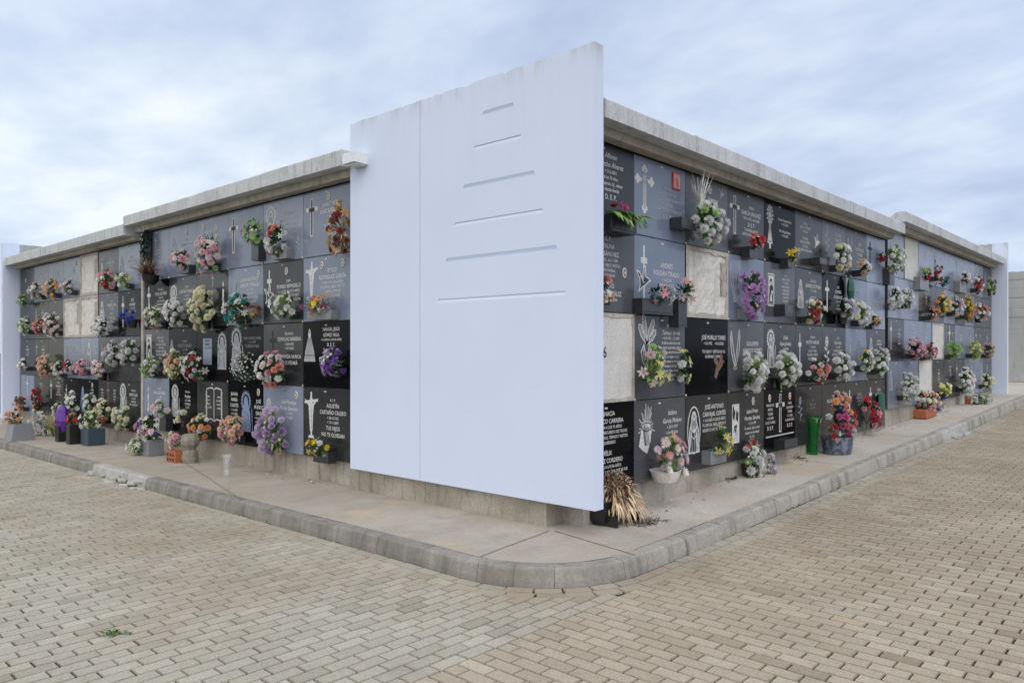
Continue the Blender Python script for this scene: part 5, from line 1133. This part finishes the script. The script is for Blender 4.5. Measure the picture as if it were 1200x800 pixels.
for q in range(230):
    th = g.uniform(0, 6.283); u_ = g.uniform(-.1, 1); rr = math.sqrt(1 - u_ * u_); c0 = cz + Vector((math.cos(th) * rr * .15, math.sin(th) * rr * .13, u_ * .15 + .01))
    for w_ in range(5): leaf(mb, c0, Vector((g.gauss(0, 1), g.gauss(-.2, 1), g.gauss(.3, .8))), .026, .013, g.choice(('leaf_dry', 'leaf_rust', 'leaf_grey', 'leaf_rust')), g, 0., 2)
mb.build('dry_flower_heads', t)
t, k = ground_thing('marker_post', 'small white post standing behind the black planter', 'post', 684, 614, 0.); mb = MB(); mb.box(-.03, .03, -.03, .03, 0, .30, M['lamp'], None, .004); mb.build('post_body', t)
t, k = ground_thing('dry_tuft', 'tangled grey-brown dry root tuft on pavement beside planter', 'dry plant', 757, 612, 0.); mb = MB()
for q in range(260): leaf(mb, Vector((g.gauss(0, .06), g.gauss(0, .04), .0)), Vector((g.gauss(0, 1), g.gauss(0, 1), g.uniform(.1, .5))), g.uniform(.04, .10), .006, g.choice(('leaf_dry', 'leaf_grey', 'leaf_rust', 'leaf_black')), g, .8)
mb.build('roots', t)
for px, py, lab in ((858, 562, 'dry leaf fragment on pavement near the lilac sprig'), (933, 538, 'flat dark scrap on pavement before the green vase'), (824, 568, 'brown leaf scrap on pavement before yellow lilies')):
    t, k = ground_thing('leaf_scrap', lab, 'litter', px, py, 0.); mb = MB()
    for q in range(5): leaf(mb, Vector((g.uniform(-.06, .06), g.uniform(-.03, .03), .008)), Vector((g.gauss(0, 1), g.gauss(0, .5), .12)), .11, .03, g.choice(('leaf_black', 'leaf_dry')), g, .3)
    mb.build('scrap', t)
# far right pavement
t, k = ground_thing('potted_flowers', 'mixed pastel flowers in terracotta trough, far right pavement', 'flowers', 1083, 489, 0.); mb = MB(); mb.box(-.30, .30, -.11, .11, 0, .14, M['terra'], None, .015); mb.build('trough', t); gb(t, k, 34, 22, .26, 'c:C*2,c:P,c:W,c:CO', 'g', 31, merged=True)
t, k = ground_thing('flower_bouquet', 'round blue-grey silk arrangement beside terracotta trough', 'flowers', 1100, 483, 0.); gb(t, k, 15, 17, .16, 'c:SI*3,c:V,c:B', 'w', 32, merged=True)
t, k = ground_thing('white_pot', 'tall white flower pot under the far right wall', 'pot', 1126, 473, 0.); mb = MB(); mb.lathe([(.07, 0), (.10, .28), (.11, .28), (.09, .27), (.07, .05)], 16, M['whitepot']); mb.build('pot_body', t)
t, k = ground_thing('flower_bouquet', 'green wreath lying on the far right pavement', 'flowers', 1145, 473, 0.); gb(t, k, 30, 12, .08, 'c:W,c:LG', 'g', 33, merged=True)
t, k = ground_thing('potted_flowers', 'small terracotta pot with white blooms near green wreath', 'flowers', 1132, 473, 0.); mb = MB(); mb.lathe([(.07, 0), (.09, .12), (.08, .12)], 14, M['terra']); mb.build('pot', t); gb(t, k, 14, 14, .2, 'c:W*2', 'g', 34, merged=True)
# weeds in the paving
def weed(x, y, r, n, lab, seed):
    g = random.Random(seed); t = thing('weed', lab, 'weed', (x, y, paving_z(x, y))); mb = MB()
    for q in range(n): leaf(mb, Vector((g.gauss(0, r * .4), g.gauss(0, r * .4), 0)), Vector((g.gauss(0, 1), g.gauss(0, 1), g.uniform(.15, .8))), r * g.uniform(.4, .9), r * .25, g.choice(('leaf_mid', 'leaf_light', 'leaf_dark')), g, .5)
    mb.build('leaves', t)
q = ray(133, 742); q = q * (-EYE / q.z); weed(q.x, q.y, .055, 26, 'small green weed sprouting alone between left pavers', 1)
g = random.Random(44); mb = MB()
for q in range(420):
    s_ = g.choice([g.uniform(20.1, 22.2), g.uniform(12.0, 15.6), g.uniform(4.5, 7)]); p_, d_ = kerb_point(s_, g.uniform(.0, .014)); z = paving_z(p_.x, p_.y)
    if math.sin(s_ * 5.1) + math.sin(s_ * 13.7) < -.1: continue
    leaf(mb, Vector((p_.x, p_.y, z - .003)), Vector((g.gauss(0, .5) + d_.x * .6, g.gauss(0, .5) + d_.y * .6, .6)), g.uniform(.012, .035), .006, g.choice(('leaf_mid', 'leaf_light', 'leaf_dark')), g, .8)
o = mb.build('grass'); o['kind'] = 'stuff'; tag(o, 'moss and grass along the foot of the kerb', 'grass')
g = random.Random(77); mb = MB()
for q in range(150):
    if g.random() < .5: x, y = g.uniform(4.6, 18), YR - abs(g.gauss(.05, .14))
    else: x, y = XL - abs(g.gauss(.05, .2)), g.uniform(6, 16)
    leaf(mb, Vector((x, y, pave_z(x, y) + .004)), Vector((g.gauss(0, 1), g.gauss(0, 1), .12)), g.uniform(.015, .045), g.uniform(.008, .02), g.choice(('leaf_dry', 'leaf_rust', 'leaf_white', 'leaf_black', 'leaf_grey')), g, .2, 2)
o = mb.build('litter'); o['kind'] = 'stuff'; tag(o, 'dry petals and leaf scraps fallen along the wall foot', 'litter')
# ------------------------------------------------------------------ sky, sun, camera
SUN_EL, SUN_AZ = math.radians(52), math.radians(246)       # azimuth from +x, anticlockwise: behind the viewer, to the left
sc = bpy.context.scene; w = bpy.data.worlds.new('World'); sc.world = w; w.use_nodes = True; N, L = w.node_tree.nodes, w.node_tree.links
bg = N['Background']; sky = N.new('ShaderNodeTexSky'); sky.sky_type = 'NISHITA'; sky.sun_disc = False; sky.sun_elevation = SUN_EL; sky.sun_rotation = math.pi / 2 - SUN_AZ
sky.air_density = 1.; sky.dust_density = 2.
tc = N.new('ShaderNodeTexCoord'); sp = N.new('ShaderNodeSeparateXYZ'); L.new(tc.outputs['Generated'], sp.inputs[0])
def mth(op, a, b=None, c=None):
    n = N.new('ShaderNodeMath'); n.operation = op
    for i, v in enumerate((a, b, c)):
        if v is None: continue
        if hasattr(v, 'links'): L.new(v, n.inputs[i])
        else: n.inputs[i].default_value = v
    return n.outputs[0]
zz = mth('ADD', mth('MAXIMUM', sp.outputs[2], 0.), .22); cx = mth('DIVIDE', sp.outputs[0], zz); cy = mth('DIVIDE', sp.outputs[1], zz)
cb = N.new('ShaderNodeCombineXYZ'); L.new(cx, cb.inputs[0]); L.new(cy, cb.inputs[1]); cb.inputs[2].default_value = 3.7
mp = N.new('ShaderNodeMapping'); mp.inputs['Rotation'].default_value = (0, 0, math.radians(-48)); mp.inputs['Scale'].default_value = (1.75, 1.25, 1); L.new(cb.outputs[0], mp.inputs[0])
n1 = N.new('ShaderNodeTexNoise'); n1.inputs['Scale'].default_value = .85; n1.inputs['Detail'].default_value = 9; n1.inputs['Roughness'].default_value = .58; n1.inputs['Distortion'].default_value = .15; L.new(mp.outputs[0], n1.inputs['Vector'])
n2 = N.new('ShaderNodeTexNoise'); n2.inputs['Scale'].default_value = 2.6; n2.inputs['Detail'].default_value = 5; L.new(mp.outputs[0], n2.inputs['Vector'])
side = mth('ADD', mth('MULTIPLY', sp.outputs[0], -st * .15), mth('MULTIPLY', sp.outputs[1], ct * .15))    # whiter to the left
v = mth('ADD', mth('ADD', mth('MULTIPLY', n1.outputs[0], .68), mth('MULTIPLY', n2.outputs[0], .32)), side)
r = ramp(N, [(.37, (3.55, 4.2, 5.6)), (.455, (4.25, 4.9, 6.25)), (.55, (5.2, 5.85, 6.8)), (.64, (6.4, 6.85, 7.3))]); L.new(v, r.inputs[0])
x = N.new('ShaderNodeMix'); x.data_type = 'RGBA'; x.inputs[0].default_value = .93; L.new(sky.outputs[0], x.inputs[6]); L.new(r.outputs[0], x.inputs[7]); fw = mth('ADD', mth('MULTIPLY', sp.outputs[0], ct), mth('MULTIPLY', sp.outputs[1], st)); gain = mth('SUBTRACT', 1.65, mth('MULTIPLY', fw, .45))   # the overcast is brighter behind the viewer
sx_ = N.new('ShaderNodeVectorMath'); sx_.operation = 'SCALE'; L.new(x.outputs[2], sx_.inputs[0]); L.new(gain, sx_.inputs[3]); wm = mth('MULTIPLY', mth('SUBTRACT', .75, fw), .45); tint = mix(N, L, wm, (1, 1, 1), (1.16, 1.02, .80)); L.new(mix(N, L, 1., sx_.outputs[0], tint, 'MULTIPLY'), bg.inputs[0]); bg.inputs[1].default_value = .1
sl = bpy.data.lights.new('sun', 'SUN'); sl.energy = .95; sl.angle = math.radians(50); sl.color = (1, .96, .9); so = bpy.data.objects.new('sun', sl); C.objects.link(so)
dv = Vector((math.cos(SUN_AZ) * math.cos(SUN_EL), math.sin(SUN_AZ) * math.cos(SUN_EL), math.sin(SUN_EL))); so.rotation_euler = dv.to_track_quat('Z', 'Y').to_euler(); so.location = dv * 30
cam = bpy.data.cameras.new('camera'); co = bpy.data.objects.new('camera', cam); C.objects.link(co); co.location = (0, 0, EYE); co.rotation_euler = (math.pi / 2, 0, TH - math.pi / 2)
cam.sensor_width = 36; cam.lens = F_ / 1200 * 36; cam.shift_y = (YH - 400) / 1200; cam.clip_end = 1000; cam.clip_start = .05; sc.camera = co
sc.view_settings.view_transform = 'Standard'; sc.view_settings.look = 'None'; sc.view_settings.exposure = .23; sc.view_settings.gamma = 1
sc.cycles.use_denoising = True; sc.cycles.max_bounces = 14; sc.cycles.diffuse_bounces = 10; sc.cycles.transmission_bounces = 8
